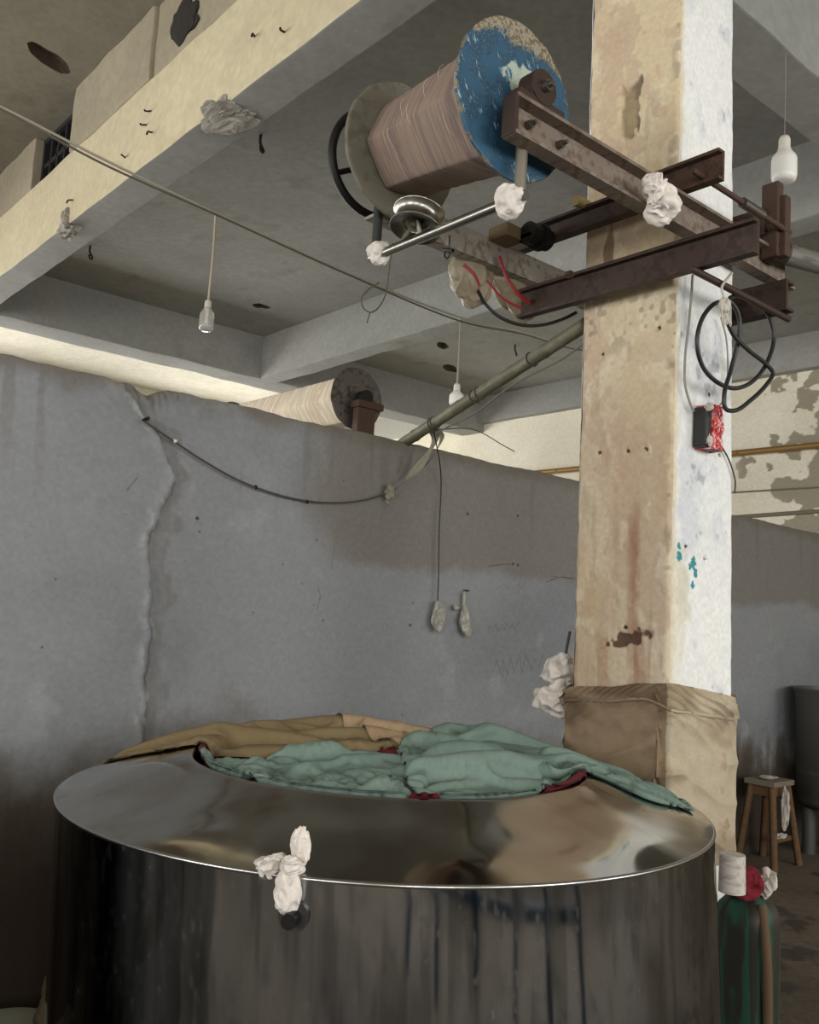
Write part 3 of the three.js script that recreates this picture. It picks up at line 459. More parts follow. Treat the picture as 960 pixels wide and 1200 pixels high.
function gathered(bottom, top, NU, NV, su, sv, seed, { lift = 0.03, bend = 0.25, steps = 70, thick = 0.004, along = 0.3 } = {}) {
  const cv = (l) => new THREE.CatmullRomCurve3(l.map(([a, b]) => V3(a, 0, b)), false, 'centripetal'), c0 = cv(bottom), c1 = cv(top), n = (NU + 1) * (NV + 1), P = new Float64Array(n * 3), Q = new Float64Array(n * 3), at = (i, j) => j * (NU + 1) + i;
  for (let j = 0; j <= NV; j++) for (let i = 0; i <= NU; i++) {
    const u = i / NU, v = j / NV, p = c0.getPoint(u).lerp(c1.getPoint(u), v), k = at(i, j) * 3, e = Math.min(1, Math.min(u, 1 - u, v, 1 - v) * 6);
    const rag = 0.012 * n3(u * 7 + seed, v * 7, 5) * (1 - e); P[k] = p.x + rag; P[k + 2] = p.z + rag * 0.6;
    P[k + 1] = hAt(P[k], P[k + 2]) + 0.004 + e * lift * Math.max(0, 0.5 + 1.1 * n3(u * 5 * along + seed, v * 6, 1) + 0.5 * n3(u * 14 * along, v * 15 + seed, 3));
  }
  Q.set(P);
  const C = [], con = (a, b, s, k) => { const dx = P[a * 3] - P[b * 3], dz = P[a * 3 + 2] - P[b * 3 + 2]; C.push(a, b, Math.hypot(dx, dz) * s, k); };
  for (let j = 0; j <= NV; j++) for (let i = 0; i <= NU; i++) {
    const var1 = 1 + 0.12 * n3(i * 0.11 + seed, j * 0.09, 2);
    if (i < NU) con(at(i, j), at(i + 1, j), su * var1, 1); if (j < NV) con(at(i, j), at(i, j + 1), sv * var1, 1);
    if (i < NU && j < NV) { const s = (su + sv) / 2; con(at(i, j), at(i + 1, j + 1), s, 0.5); con(at(i + 1, j), at(i, j + 1), s, 0.5); }
    if (i < NU - 1) con(at(i, j), at(i + 2, j), su, bend); if (j < NV - 1) con(at(i, j), at(i, j + 2), sv, bend); if (i < NU - 3) con(at(i, j), at(i + 4, j), su * 0.97, bend * 0.5); if (j < NV - 3) con(at(i, j), at(i, j + 4), sv * 0.97, bend * 0.5);
  }
  const pin = (i, j) => i === 0 || j === 0 || i === NU || j === NV, X0 = P.slice();
  for (let s = 0; s < steps; s++) {
    for (let k = 0; k < n * 3; k += 3) for (let d = 0; d < 3; d++) { const v = (P[k + d] - Q[k + d]) * 0.9; Q[k + d] = P[k + d]; P[k + d] += v - (d === 1 ? 0.0006 : 0); }
    for (let it = 0; it < 7; it++) {
      for (let c = 0; c < C.length; c += 4) {
        const a = C[c] * 3, b = C[c + 1] * 3, dx = P[b] - P[a], dy = P[b + 1] - P[a + 1], dz = P[b + 2] - P[a + 2], L = Math.sqrt(dx * dx + dy * dy + dz * dz) + 1e-9, f = (L - C[c + 2]) / L * 0.5 * C[c + 3];
        P[a] += dx * f; P[a + 1] += dy * f; P[a + 2] += dz * f; P[b] -= dx * f; P[b + 1] -= dy * f; P[b + 2] -= dz * f;
      }
      for (let j = 0; j <= NV; j++) for (let i = 0; i <= NU; i++) {
        const k = at(i, j) * 3; if (pin(i, j)) { P[k] = X0[k]; P[k + 2] = X0[k + 2]; P[k + 1] = mix(P[k + 1], hAt(P[k], P[k + 2]) + 0.004, 0.6); }
        const h = hAt(P[k], P[k + 2]) + 0.004; if (P[k + 1] < h) { P[k + 1] = h; P[k] = mix(P[k], Q[k], 0.5); P[k + 2] = mix(P[k + 2], Q[k + 2], 0.5); }
      }
    }
  }
  // smooth refinement of the relaxed sheet, then both of its sides
  const cr = (p0, p1, p2, p3, t) => 0.5 * (2 * p1 + (p2 - p0) * t + (2 * p0 - 5 * p1 + 4 * p2 - p3) * t * t + (3 * p1 - p0 - 3 * p2 + p3) * t * t * t), cl = (i, m) => Math.min(m, Math.max(0, i));
  const smp = (u, v, d) => { const x = u * NU, y = v * NV, i = Math.min(NU - 1, Math.floor(x)), j = Math.min(NV - 1, Math.floor(y)), fx = x - i, fy = y - j, r = []; for (let m = -1; m <= 2; m++) { const jj = cl(j + m, NV); r.push(cr(P[at(cl(i - 1, NU), jj) * 3 + d], P[at(i, jj) * 3 + d], P[at(cl(i + 1, NU), jj) * 3 + d], P[at(cl(i + 2, NU), jj) * 3 + d], fx)); } return cr(...r, fy); };
  const R = 2, g = gridGeo(NU * R, NV * R, (u, v) => { const p = ab(smp(u, v, 0), smp(u, v, 2), smp(u, v, 1)); return [p.x, p.y, p.z]; }, (u, v) => [u * NU * 0.014, v * NV * 0.014]);
  const under = g.clone(), up = under.attributes.position, un = under.attributes.normal; for (let i = 0; i < up.count; i++) up.setXYZ(i, up.getX(i) - un.getX(i) * thick * Math.sign(un.getY(i) || 1), up.getY(i) - Math.abs(un.getY(i)) * thick, up.getZ(i) - un.getZ(i) * thick * Math.sign(un.getY(i) || 1));
  for (let v = 0; v <= 1; v += 1 / (NV * 3)) for (let u = 0; u <= 1; u += 1 / (NU * 3)) { const q = hIdx(smp(u, v, 0), smp(u, v, 2)); HF[q] = Math.max(HF[q], smp(u, v, 1) + 0.003); }
  return mergeGeometries([g, under]);
}
solo('cloth', gathered([[-0.485, 0.02], [-0.44, -0.14], [-0.3, -0.32], [0.0, -0.42], [0.075, -0.479], [0.14, -0.42], [0.3, -0.33], [0.4, -0.27], [0.475, -0.12]], [[-0.49, 0.14], [-0.38, 0.2], [-0.2, 0.25], [0.0, 0.27], [0.1, 0.27], [0.2, 0.25], [0.32, 0.18], [0.42, 0.08], [0.5, -0.03]], 60, 40, 1.04, 1.06, 21, { lift: 0.02 }), mRed, 'crimson cloth peeking out from under the green cloths', 'cloth');
solo('cloth', gathered([[-0.83, 0.19], [-0.7, 0.12], [-0.56, 0.05], [-0.44, -0.03], [-0.22, -0.1], [-0.05, 0.0], [0.03, 0.12]], [[-0.82, 0.25], [-0.66, 0.42], [-0.5, 0.54], [-0.3, 0.62], [-0.15, 0.64], [-0.02, 0.58], [0.06, 0.48]], 84, 64, 1.09, 1.24, 8, { lift: 0.05, along: 0.2 }), mKhaki, 'khaki cloth draped over the left side of drum mouth', 'cloth');
solo('cloth', gathered([[-0.62, 0.5], [-0.4, 0.6], [-0.22, 0.56], [-0.12, 0.38], [-0.06, 0.2], [0.07, 0.08]], [[-0.58, 0.54], [-0.36, 0.69], [-0.12, 0.73], [0.08, 0.7], [0.18, 0.55], [0.2, 0.34]], 70, 36, 1.1, 1.2, 5, { lift: 0.035, along: 0.3 }), mTan, 'pale tan cloth draped along the back of drum mouth', 'cloth');
solo('cloth', gathered([[-0.455, -0.12], [-0.405, -0.245], [-0.3, -0.37], [-0.15, -0.452], [-0.03, -0.475], [0.04, -0.472]], [[-0.44, -0.06], [-0.36, -0.15], [-0.26, -0.1], [-0.14, -0.06], [0.0, -0.08], [0.1, -0.24]], 70, 44, 1.1, 1.16, 14, { lift: 0.028, along: 0.25 }), mSage, 'sage green cloth bunched across the front of drum mouth', 'cloth');
solo('cloth', gathered([[0.05, -0.36], [0.12, -0.459], [0.2, -0.432], [0.3, -0.368], [0.37, -0.27], [0.42, -0.16], [0.5, -0.07], [0.62, -0.15], [0.75, -0.09]], [[0.02, 0.0], [0.11, 0.34], [0.17, 0.6], [0.27, 0.65], [0.4, 0.56], [0.52, 0.42], [0.62, 0.3], [0.7, 0.18], [0.77, 0.03]], 110, 80, 1.09, 1.24, 17, { lift: 0.055, along: 0.3 }), mSage, 'sage green cloth spilling toward the wrapped column', 'cloth');

// rags
const mRag = clothMat([226, 218, 208], [200, 190, 178], 0.5), mRagGrey = clothMat([198, 190, 180], [150, 142, 130], 0.7);
{
  const c = onDrum(341, 1030), dir = V3(c.x - DC.x, 0, c.z - DC.z).normalize(), base = V3(DC.x, 1.045, DC.z).addScaledVector(dir, DR + 0.012), tan = V3(-dir.z, 0, dir.x); if (tan.dot(RIGHT) < 0) tan.negate();
  const t = thing('rag', 'white rag knotted over the drum rim on a stud', 'rag', base.clone().add(V3(0, -0.07, 0)));
  part(t, 'hanging_end', lump(base.clone().add(V3(0, -0.016, 0)), 0.024, 0.037, 0.022, 31, 0.28, 1.5, 24, (q, x, y) => [q[0] * (1 - 0.25 * y), q[1], q[2]]), mRag);
  part(t, 'knot', lump(base.clone().add(V3(0, 0.022, 0)).addScaledVector(tan, 0.004), 0.017, 0.016, 0.019, 34, 0.3, 1.8, 16), mRag);
  part(t, 'tail', lump(base.clone().add(V3(0, 0.045, 0)).addScaledVector(tan, 0.008).addScaledVector(dir, -0.03), 0.012, 0.03, 0.018, 35, 0.4, 1.8, 18), mRag);
  part(t, 'tail', lump(base.clone().add(V3(0, 0.014, 0)).addScaledVector(tan, -0.04).addScaledVector(dir, -0.02), 0.026, 0.016, 0.018, 37, 0.45, 1.8, 18), mRag);
}

// ---------------------------------------------------------------- cloth wrapped round the column
{
  const top = (s) => s < LF ? mix(1.295, 1.345, s / LF) + 0.012 * n3(s * 9, 2, 1) : s < LF + RF ? mix(1.345, 1.30, (s - LF) / RF) + 0.01 * n3(s * 9, 2, 1) : 1.31;
  const bot = (s) => (s < LF - 0.03 ? 1.0 : 0.8) + 0.03 * n3(s * 5, 8, 1);
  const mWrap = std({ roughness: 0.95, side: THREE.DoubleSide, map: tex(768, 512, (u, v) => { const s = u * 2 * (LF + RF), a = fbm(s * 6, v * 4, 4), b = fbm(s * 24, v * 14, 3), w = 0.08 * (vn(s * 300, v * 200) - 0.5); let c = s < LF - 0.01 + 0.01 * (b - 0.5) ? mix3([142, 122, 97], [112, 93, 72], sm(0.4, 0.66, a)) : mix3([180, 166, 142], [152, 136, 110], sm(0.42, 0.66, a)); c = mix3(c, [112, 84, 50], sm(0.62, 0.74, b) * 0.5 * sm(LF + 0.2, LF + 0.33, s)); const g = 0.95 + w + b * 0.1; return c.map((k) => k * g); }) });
  const NS = 240, at = (u, v) => {
    const q = u * 4, k = Math.min(3, Math.floor(q)), t = q - k, s = (k % 2 === 0 ? t * LF : t * RF) + (k === 1 ? LF : k === 2 ? LF + RF : k === 3 ? 2 * LF + RF : 0), y = mix(bot(s), top(s), v);
    const x0 = colX0(y), x1 = colX1(y), z0 = colZ0(y), z1 = colZ1(y); let x, z, nx = 0, nz = 0;
    if (k === 0) { x = x0; z = mix(z1, z0, t); nx = -1; } else if (k === 1) { x = mix(x0, x1, t); z = z0; nz = 1; } else if (k === 2) { x = x1; z = mix(z0, z1, t); nx = 1; } else { x = mix(x1, x0, t); z = z1; nz = -1; }
    // diagonal pulls from the knot at the near corner, and a rolled band at the top
    const slant = k === 0 ? -0.5 * (t - 1) : 0.3 * t, ph = (y + slant * LF * (k === 0 ? 1 : 1)) * 46 + 3 * n3(s * 4, y * 3, 2), fold = (1 - Math.abs(Math.sin(ph * 0.5))) ** 2;
    const fine = (1 - Math.abs(Math.sin((y + slant * 0.6) * 120 + 4 * n3(s * 6, y * 5, 7)))) ** 2 * sm(0.72, 0.95, v);
    const puff = 0.012 * Math.sin(Math.PI * v) * (0.6 + n3(s * 3, y * 3, 5)), roll = 0.02 * Math.exp(-(((v - 0.9) / 0.07) ** 2)) * (0.7 + 0.5 * n3(s * 14, 1, 3));
    const d = 0.009 + 0.018 * fold * (0.4 + Math.abs(n3(s * 4, y * 6, 2)) * 2) + 0.014 * fine + Math.max(0, puff) + roll + 0.003 * n3(s * 25, y * 25, 1) - (v > 0.985 ? 0.004 : 0);
    const calm = k === 1 ? 1 - 0.6 * sm(0.75, 1, t) : k === 2 ? 0.35 : 1;
    const e0 = k === 0 ? sm(0.9, 1, t) : k === 1 ? sm(0.1, 0, t) : 0;
    const dd = 0.009 + (d - 0.009) * calm; return [x + nx * dd - (k === 1 ? e0 * dd * 0.8 : 0), y, z + nz * dd + (k === 0 ? e0 * dd * 0.8 : 0)];
  };
  const g = gridGeo(NS, 110, at, (u, v) => { const q = u * 4, k = Math.min(3, Math.floor(q)), t = q - k; return [((k % 2 === 0 ? t * LF : t * RF) + (k === 1 ? LF : k === 2 ? LF + RF : k === 3 ? 2 * LF + RF : 0)) / (2 * (LF + RF)), v]; });
  const t = thing('column_wrap', 'dirty brown sackcloth wrapped round the foot of column', 'cloth', V3(2.53, 0.8, -1.72));
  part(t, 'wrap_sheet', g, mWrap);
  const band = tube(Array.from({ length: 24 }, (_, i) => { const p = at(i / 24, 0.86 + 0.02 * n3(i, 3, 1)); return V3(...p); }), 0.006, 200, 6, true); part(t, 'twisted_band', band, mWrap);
}
// rag bundle on the far left corner of the column
{
  const a = onX(655, 783, 2.37), b = onX(648, 820, 2.35), Z = -1.96; const p = onX(656, 784, 2.42), q = onX(650, 818, 2.4);
  const t = thing('rag_bundle', 'two white rags tied in a bundle on the column corner', 'rag', q.clone().add(V3(0, -0.06, 0)));
  part(t, 'rag', lump(p, 0.06, 0.05, 0.055, 41, 0.35, 1.4, 28), mRag);
  part(t, 'rag', lump(q, 0.06, 0.055, 0.062, 44, 0.38, 1.5, 30), mRag);
  part(t, 'tie', tube([onX(668, 740, 2.45), p.clone().add(V3(0.03, 0.04, 0)), p.clone().add(V3(0.03, -0.04, 0.02))], 0.005, 20, 6), std({ color: 0x5a544c }));
}

// ---------------------------------------------------------------- thread reels
function rustTex(base, light, dark) { return tex(256, 256, (u, v) => { const a = fbm(u * 6, v * 6, 4, 6), b = fbm(u * 30, v * 30, 3, 30); let c = mix3(base, light, sm(0.5, 0.68, a * 0.6 + b * 0.4)); c = mix3(c, dark, sm(0.52, 0.7, fbm(u * 10 + 7, v * 10, 4, 10))); return c; }); }
const mRust = std({ map: rep(rustTex([78, 56, 44], [90, 66, 52], [60, 43, 34]), 4), roughness: 0.75, metalness: 0.2 });
const mRustDark = std({ map: rep(rustTex([60, 44, 34], [70, 52, 40], [46, 33, 26]), 4), roughness: 0.55, metalness: 0.25 });
const mWorn = std({ map: rep(rustTex([150, 143, 132], [164, 157, 146], [126, 112, 96]), 5), roughness: 0.7, metalness: 0.15 });
const mArm = std({ map: rep(rustTex([120, 107, 94], [132, 120, 107], [104, 86, 72]), 5), roughness: 0.7, metalness: 0.15 });
const mBlackIron = std({ color: 0x1e1b19, roughness: 0.55, metalness: 0.5 });
const mIron = std({ color: 0x6a655c, roughness: 0.4, metalness: 0.8 });
const RL = V3(1.622, 2.868, -2.035), RR = V3(1.612, 2.834, -1.565), RAD = 0.207;
const blueMap = tex(768, 768, (u, v) => {
  const x = (u - 0.5) * 2, y = (v - 0.5) * 2, r = Math.hypot(x, y), a = fbm(u * 14, v * 14, 4), b = fbm(u * 60 + 5, v * 60, 3), s = fbm((u + v * 0.5) * 70, (v - u * 0.5) * 9, 3);
  let c = mix3([40, 80, 104], [32, 66, 88], sm(0.4, 0.65, a));
  const wear = sm(0.62, 0.68, b * 0.35 + a * 0.35 + sm(0.88, 1.0, r) * 0.3 + sm(0.4, 1.0, y) * 0.56 * sm(0.25, 0.7, r));
  c = mix3(c, mix3([150, 140, 118], [106, 92, 70], sm(0.45, 0.6, b)), wear);
  c = mix3(c, [176, 196, 200], sm(0.67, 0.72, s * 0.65 + a * 0.35) * 0.8 * (1 - wear));
  const pt = Math.hypot((x - 0.08) / 0.34, (y - 0.3) / 0.2) + (a - 0.5) * 1.2; c = mix3(c, [168, 176, 160], sm(1, 0.86, pt) * sm(-0.02, 0.1, y));
  c = mix3(c, [112, 132, 140], sm(0.62, 0.7, vn(u * 160, v * 160) * 0.5 + a * 0.5) * 0.5);
  return c;
});
const mBlue = std({ map: blueMap, roughness: 0.6, metalness: 0.1 });
const mFlange = std({ map: rep(rustTex([110, 105, 90], [118, 113, 97], [98, 93, 79]), 1.5), roughness: 0.75, metalness: 0.1 });
const threadMap = (c0, c1, c2) => tex(512, 256, (u, v) => { const l = vn(u * 8, v * 230), l2 = vn(u * 20 + 3, v * 100), band = fbm(v * 14, 3, 3), a = fbm(u * 12, v * 5, 3); let c = mix3(c0, c1, sm(0.35, 0.65, band * 0.75 + a * 0.25)); c = mix3(c, c2, sm(0.55, 0.8, l2) * 0.6); const g = 0.86 + 0.24 * l; return c.map((k) => k * g); });
const mThread = std({ map: threadMap([140, 120, 106], [120, 102, 96], [150, 134, 116]), bumpMap: tex(64, 512, (u, v) => vn(u * 4, v * 240), false), bumpScale: 0.002, roughness: 0.85 });
const mThreadPale = std({ map: threadMap([224, 208, 182], [212, 194, 168], [232, 220, 198]), roughness: 0.85 });
// a disc with a worn, uneven edge, axis along local Z, front face at z = +h/2
function flange(r, h, seed, uneven = 0.006) {
  const N = 96, rr = (t) => r + uneven * (n3(Math.cos(t) * 3 + seed, Math.sin(t) * 3, 1) + 0.5 * n3(Math.cos(t) * 11, Math.sin(t) * 11, seed)), prof = [[0, h / 2], [0.5, h / 2], [0.96, h / 2], [0.985, h / 2 - 0.001], [1, h * 0.25], [1, -h * 0.25], [0.985, -h / 2], [0.5, -h / 2], [0, -h / 2]];
  return gridGeo(N, prof.length - 1, (u, v) => { const t = u * Math.PI * 2, [k, z] = prof[Math.round(v * (prof.length - 1))], q = rr(t) * k, wob = 0.004 * n3(Math.cos(t) * k * 1.5 + seed, Math.sin(t) * k * 1.5, 4); return [-q * Math.cos(t), q * Math.sin(t), z + wob]; }, (u, v) => { const t = u * Math.PI * 2, k = prof[Math.round(v * (prof.length - 1))][0]; return [0.5 - 0.5 * k * Math.cos(t), 0.5 + 0.5 * k * Math.sin(t)]; });
}
function winding(len, r0, r1, a0, seed) {                           // six-sided body of wound thread along local Z, r0 at -len/2
  const hex = (t) => { const k = Math.PI / 3; let q = ((t - a0) % k + k) % k - k / 2; const flat = Math.cos(k / 2) / Math.cos(q); return mix(1, flat, 0.86) - 0.015 * Math.exp(-(((Math.abs(q) - k / 2) / 0.12) ** 2)); };
  return gridGeo(144, 60, (u, v) => { const t = -u * Math.PI * 2, z = mix(-len / 2, len / 2, v), r = mix(r0, r1, v ** 1.3) * hex(t) + 0.0022 * n3(v * 24, seed, 1) + 0.0012 * n3(v * 60, Math.cos(t), Math.sin(t)); return [r * Math.cos(t), r * Math.sin(t), z]; }, (u, v) => [u, v]);
}
function makeReel(t, mt, mf, mb, q, L = 0.47, w0 = 0.142, w1 = 0.172) {
  const local = (g) => { g.applyQuaternion(q); return g; };
  const add = (parent, name, g, m, label) => { const o = new THREE.Mesh(g, m); o.name = name; o.castShadow = o.receiveShadow = true; if (label) o.userData.label = label; parent.add(o); return o; };
  const zc = (g, z) => { g.translate(0, 0, z); return g; };
  add(t, 'near_flange', local(zc(flange(RAD, 0.01, 3), L / 2)), mb, mb === mBlue ? 'blue painted flange with worn edges' : undefined);
  add(t, 'far_flange', local(zc(flange(RAD * 0.985, 0.014, 7), -L / 2)), mf);
  add(t, 'wound_thread', local(winding(L - 0.03, w0, w1, 128 * Math.PI / 180, 5)), mt);
  add(t, 'axle', local(rod(V3(0, 0, -L / 2 - 0.18), V3(0, 0, L / 2 + 0.1), 0.016)), mIron);
  const w = add(t, 'drive_wheel', local(zc(new THREE.TorusGeometry(0.158, 0.013, 10, 64), -L / 2 - 0.135)), mBlackIron, 'black iron drive wheel');
  for (let k = 0; k < 4; k++) { const a = k * Math.PI / 2 + 0.5; add(w, 'spoke', local(rod(V3(0, 0, -L / 2 - 0.135), V3(Math.cos(a) * 0.155, Math.sin(a) * 0.155, -L / 2 - 0.135), 0.009, 0.009, 8)), mBlackIron); }
  add(w, 'hub', local(rod(V3(0, 0, -L / 2 - 0.16), V3(0, 0, -L / 2 - 0.1), 0.03)), mBlackIron);
  return t;
}
const reelQ = new THREE.Quaternion().setFromUnitVectors(V3(0, 0, 1), RR.clone().sub(RL).normalize());
{
  const c = RR.clone().add(RL).multiplyScalar(0.5), t = thing('thread_reel', 'large reel of brown thread with a blue flange on steel arms', 'reel', c);
  makeReel(t, mThread, mFlange, mBlue, reelQ);
  const mTh = std({ color: 0xc9b9a6, roughness: 0.9 });
  for (let i = 0; i < 7; i++) { const z = -0.12 + i * 0.05 + rnd() * 0.02, a = 2.2 + rnd() * 1.6, r = 0.152 + i * 0.003; const o = new THREE.Mesh(tube([0, 1, 2, 3].map((k) => { const aa = a + k * 0.12; return V3(Math.cos(aa) * (r + 0.006 * Math.sin(k * 1.05)), Math.sin(aa) * (r + 0.006 * Math.sin(k * 1.05)), z + k * 0.004).applyQuaternion(reelQ); }), 0.0007, 12, 4), mTh); o.name = 'loose_thread'; o.castShadow = o.receiveShadow = true; t.add(o); }
}
{
  const fl = EYE.clone().addScaledVector(ray(418, 468), 6.0 / ray(418, 468).dot(V3(FWD.x, 0.11, FWD.z).normalize()));
  const c = fl.clone().add(V3(0, 0, -0.8)), t = thing('thread_reel', 'dark ended reel of pale thread rising beyond the partition wall', 'reel', c);
  makeReel(t, mThreadPale, mFlange, std({ map: rep(rustTex([92, 84, 76], [106, 98, 88], [66, 58, 50]), 1.5), roughness: 0.6, metalness: 0.3 }), new THREE.Quaternion(), 1.6, 0.17, 0.175);
  const s = thing('reel_stand', 'rusty steel post carrying the far thread reel', 'stand', V3(fl.x, 0, fl.z + 0.09));
  part(s, 'post', box(fl.x - 0.065, fl.x + 0.075, 0, fl.y - 0.075, fl.z + 0.055, fl.z + 0.115), mRust); part(s, 'cap_plate', box(fl.x - 0.075, fl.x + 0.13, fl.y - 0.075, fl.y - 0.03, fl.z + 0.04, fl.z + 0.13), mRust);
  part(s, 'bearing', rod(V3(fl.x, fl.y, fl.z + 0.05), V3(fl.x, fl.y, fl.z + 0.12), 0.045), mBlackIron);
  part(s, 'post', box(fl.x - 0.05, fl.x + 0.05, 0, fl.y - 0.03, fl.z - 1.72, fl.z - 1.66), mRust);
}

// ---------------------------------------------------------------- the steel frame clamped to the column
function chan(along, from, to, c0, c1, h, w, th, open) {            // C section. along 'x': c0 = y bottom, c1 = z of web, open +1/-1 along z; along 'z': c0 = y bottom, c1 = x of web, open along x
  const s = new THREE.Shape([[0, 0], [w, 0], [w, th], [th, th], [th, h - th], [w, h - th], [w, h], [0, h]].map(([x, y]) => new THREE.Vector2(x, y)));
  const g = new THREE.ExtrudeGeometry(s, { depth: to - from, bevelEnabled: true, bevelSize: 0.0008, bevelThickness: 0.0008, bevelSegments: 1, steps: 6 });
  const m = new THREE.Matrix4();
  if (along === 'x') m.makeBasis(V3(0, 0, open), V3(0, 1, 0), V3(1, 0, 0)); else m.makeBasis(V3(open, 0, 0), V3(0, 1, 0), V3(0, 0, 1));
  g.applyMatrix4(m); if (m.determinant() < 0) { const ix = g.attributes.position; g.computeVertexNormals(); const idx = []; for (let i = 0; i < ix.count; i += 3) idx.push(i, i + 2, i + 1); g.setIndex(idx); const ng = g.toNonIndexed(); ng.computeVertexNormals(); ng.translate(along === 'x' ? from : c1, c0, along === 'x' ? c1 : from); return ng; }
  g.translate(along === 'x' ? from : c1, c0, along === 'x' ? c1 : from); return g;
}
function bolt(p, dir, r = 0.012, l = 0.014) { const h = new THREE.CylinderGeometry(r, r, l, 6); h.applyQuaternion(new THREE.Quaternion().setFromUnitVectors(V3(0, 1, 0), dir.clone().normalize())); h.translate(p.x, p.y, p.z); return join([h, rod(p.clone(), p.clone().addScaledVector(dir, l * 1.3), r * 0.5, r * 0.5, 10)]); }
{
  const t = thing('bracket_frame', 'rusty steel channel frame clamped round the column carrying a reel', 'frame', V3(2.3, 2.54, -1.7));
  part(t, 'arm', chan('x', 1.525, 2.93, 2.68, -1.515, 0.105, 0.045, 0.008, 1), mArm, 'worn steel arm beside the white column face');
  part(t, 'arm', chan('x', 1.6, 2.93, 2.69, -2.115, 0.085, 0.05, 0.008, -1), mWorn, 'pale worn steel arm beyond the column');
  part(t, 'cross_channel', chan('z', -2.13, -1.25, 2.545, 2.285, 0.1, 0.03, 0.009, -1), mRustDark, 'dark brown steel channel under the arms');
  part(t, 'cross_channel', chan('z', -1.64, -1.362, 2.798, 2.285, 0.09, 0.03, 0.008, -1), mRust);
  part(t, 'cross_channel', chan('z', -2.33, -1.62, 2.79, 2.29, 0.075, 0.035, 0.008, -1), mRustDark);
  part(t, 'cross_channel', chan('z', -2.1, -1.4, 2.545, 2.735, 0.1, 0.05, 0.009, 1), mRustDark);
  part(t, 'cross_channel', chan('z', -2.1, -1.48, 2.82, 2.735, 0.09, 0.05, 0.009, 1), mRustDark);
  part(t, 'clamp_plate', box(2.75, 2.79, 2.74, 3.0, -1.5, -1.44, 0.006), mRust); part(t, 'clamp_plate', box(2.765, 2.80, 2.74, 2.95, -1.455, -1.42, 0.005), mRust);
  part(t, 'tie_rod', rod(V3(2.22, 2.828, -1.425), V3(2.8, 2.828, -1.425), 0.009), mRust); part(t, 'tie_rod', rod(V3(2.5, 2.828, -1.425), V3(2.62, 2.828, -1.425), 0.016), mIron);
  part(t, 'tie_rod', rod(V3(2.22, 2.532, -1.425), V3(2.8, 2.532, -1.425), 0.011), mRustDark);
  // bearings on the arm ends
  const b1 = V3(1.615, 2.834, -1.49), b2 = V3(1.622, 2.868, -2.1);
  for (const b of [b1, b2]) { const y0 = b === b1 ? 2.785 : 2.775; const p = part(t, 'bearing', join([box(b.x - 0.085, b.x + 0.085, y0, y0 + 0.018, b.z - 0.022, b.z + 0.022), rod(V3(b.x, b.y, b.z - 0.024), V3(b.x, b.y, b.z + 0.024), 0.046), box(b.x - 0.04, b.x + 0.04, y0, b.y, b.z - 0.02, b.z + 0.02)]), mRustDark); part(p, 'bearing_bolt', bolt(V3(b.x, b.y, b.z + 0.032), V3(0, 0, 1), 0.016, 0.016), mIron, 'bright steel nut'); }
  for (const [x, y] of [[1.6, 2.74], [1.72, 2.735]]) part(t, 'bolt', bolt(V3(x, y, -1.497), V3(0, 0, 1), 0.012, 0.018), mIron);
  for (const [px, py] of [[668, 322]]) { const p = onX(px, py, 2.225); part(t, 'bolt', bolt(p, V3(-1, 0, 0), 0.014, 0.014), mRust); }
  part(t, 'end_plate', box(1.52, 1.532, 2.68, 2.785, -1.518, -1.47, 0.003), mRustDark);
  // black bearing block on the far arm and wooden packing
  const m1 = onZ(630, 277, -2.0); part(t, 'bearing_housing', join([rod(V3(m1.x - 0.05, m1.y, m1.z), V3(m1.x + 0.05, m1.y, m1.z), 0.036, 0.036, 24), rod(V3(m1.x + 0.0, m1.y, m1.z), V3(m1.x + 0.02, m1.y, m1.z), 0.046, 0.046, 24), box(m1.x - 0.05, m1.x + 0.03, 2.765, m1.y, m1.z - 0.05, m1.z + 0.02)]), mBlackIron, 'black bearing housing on the far arm');
  const w1 = onZ(600, 256, -2.06); part(t, 'packing_block', box(w1.x - 0.05, w1.x + 0.04, 2.765, 2.81, w1.z - 0.06, w1.z + 0.03), std({ color: 0x6b5a40, roughness: 0.9 }), 'small wooden packing block');
  const n1 = onX(677, 236, 2.23); part(t, 'nut', rod(n1.clone().add(V3(-0.01, 0, 0)), n1.clone().add(V3(0.06, 0, 0)), 0.019, 0.019, 6), std({ color: 0x9b8a5e, roughness: 0.5, metalness: 0.6 }), 'brass coloured nut');
}
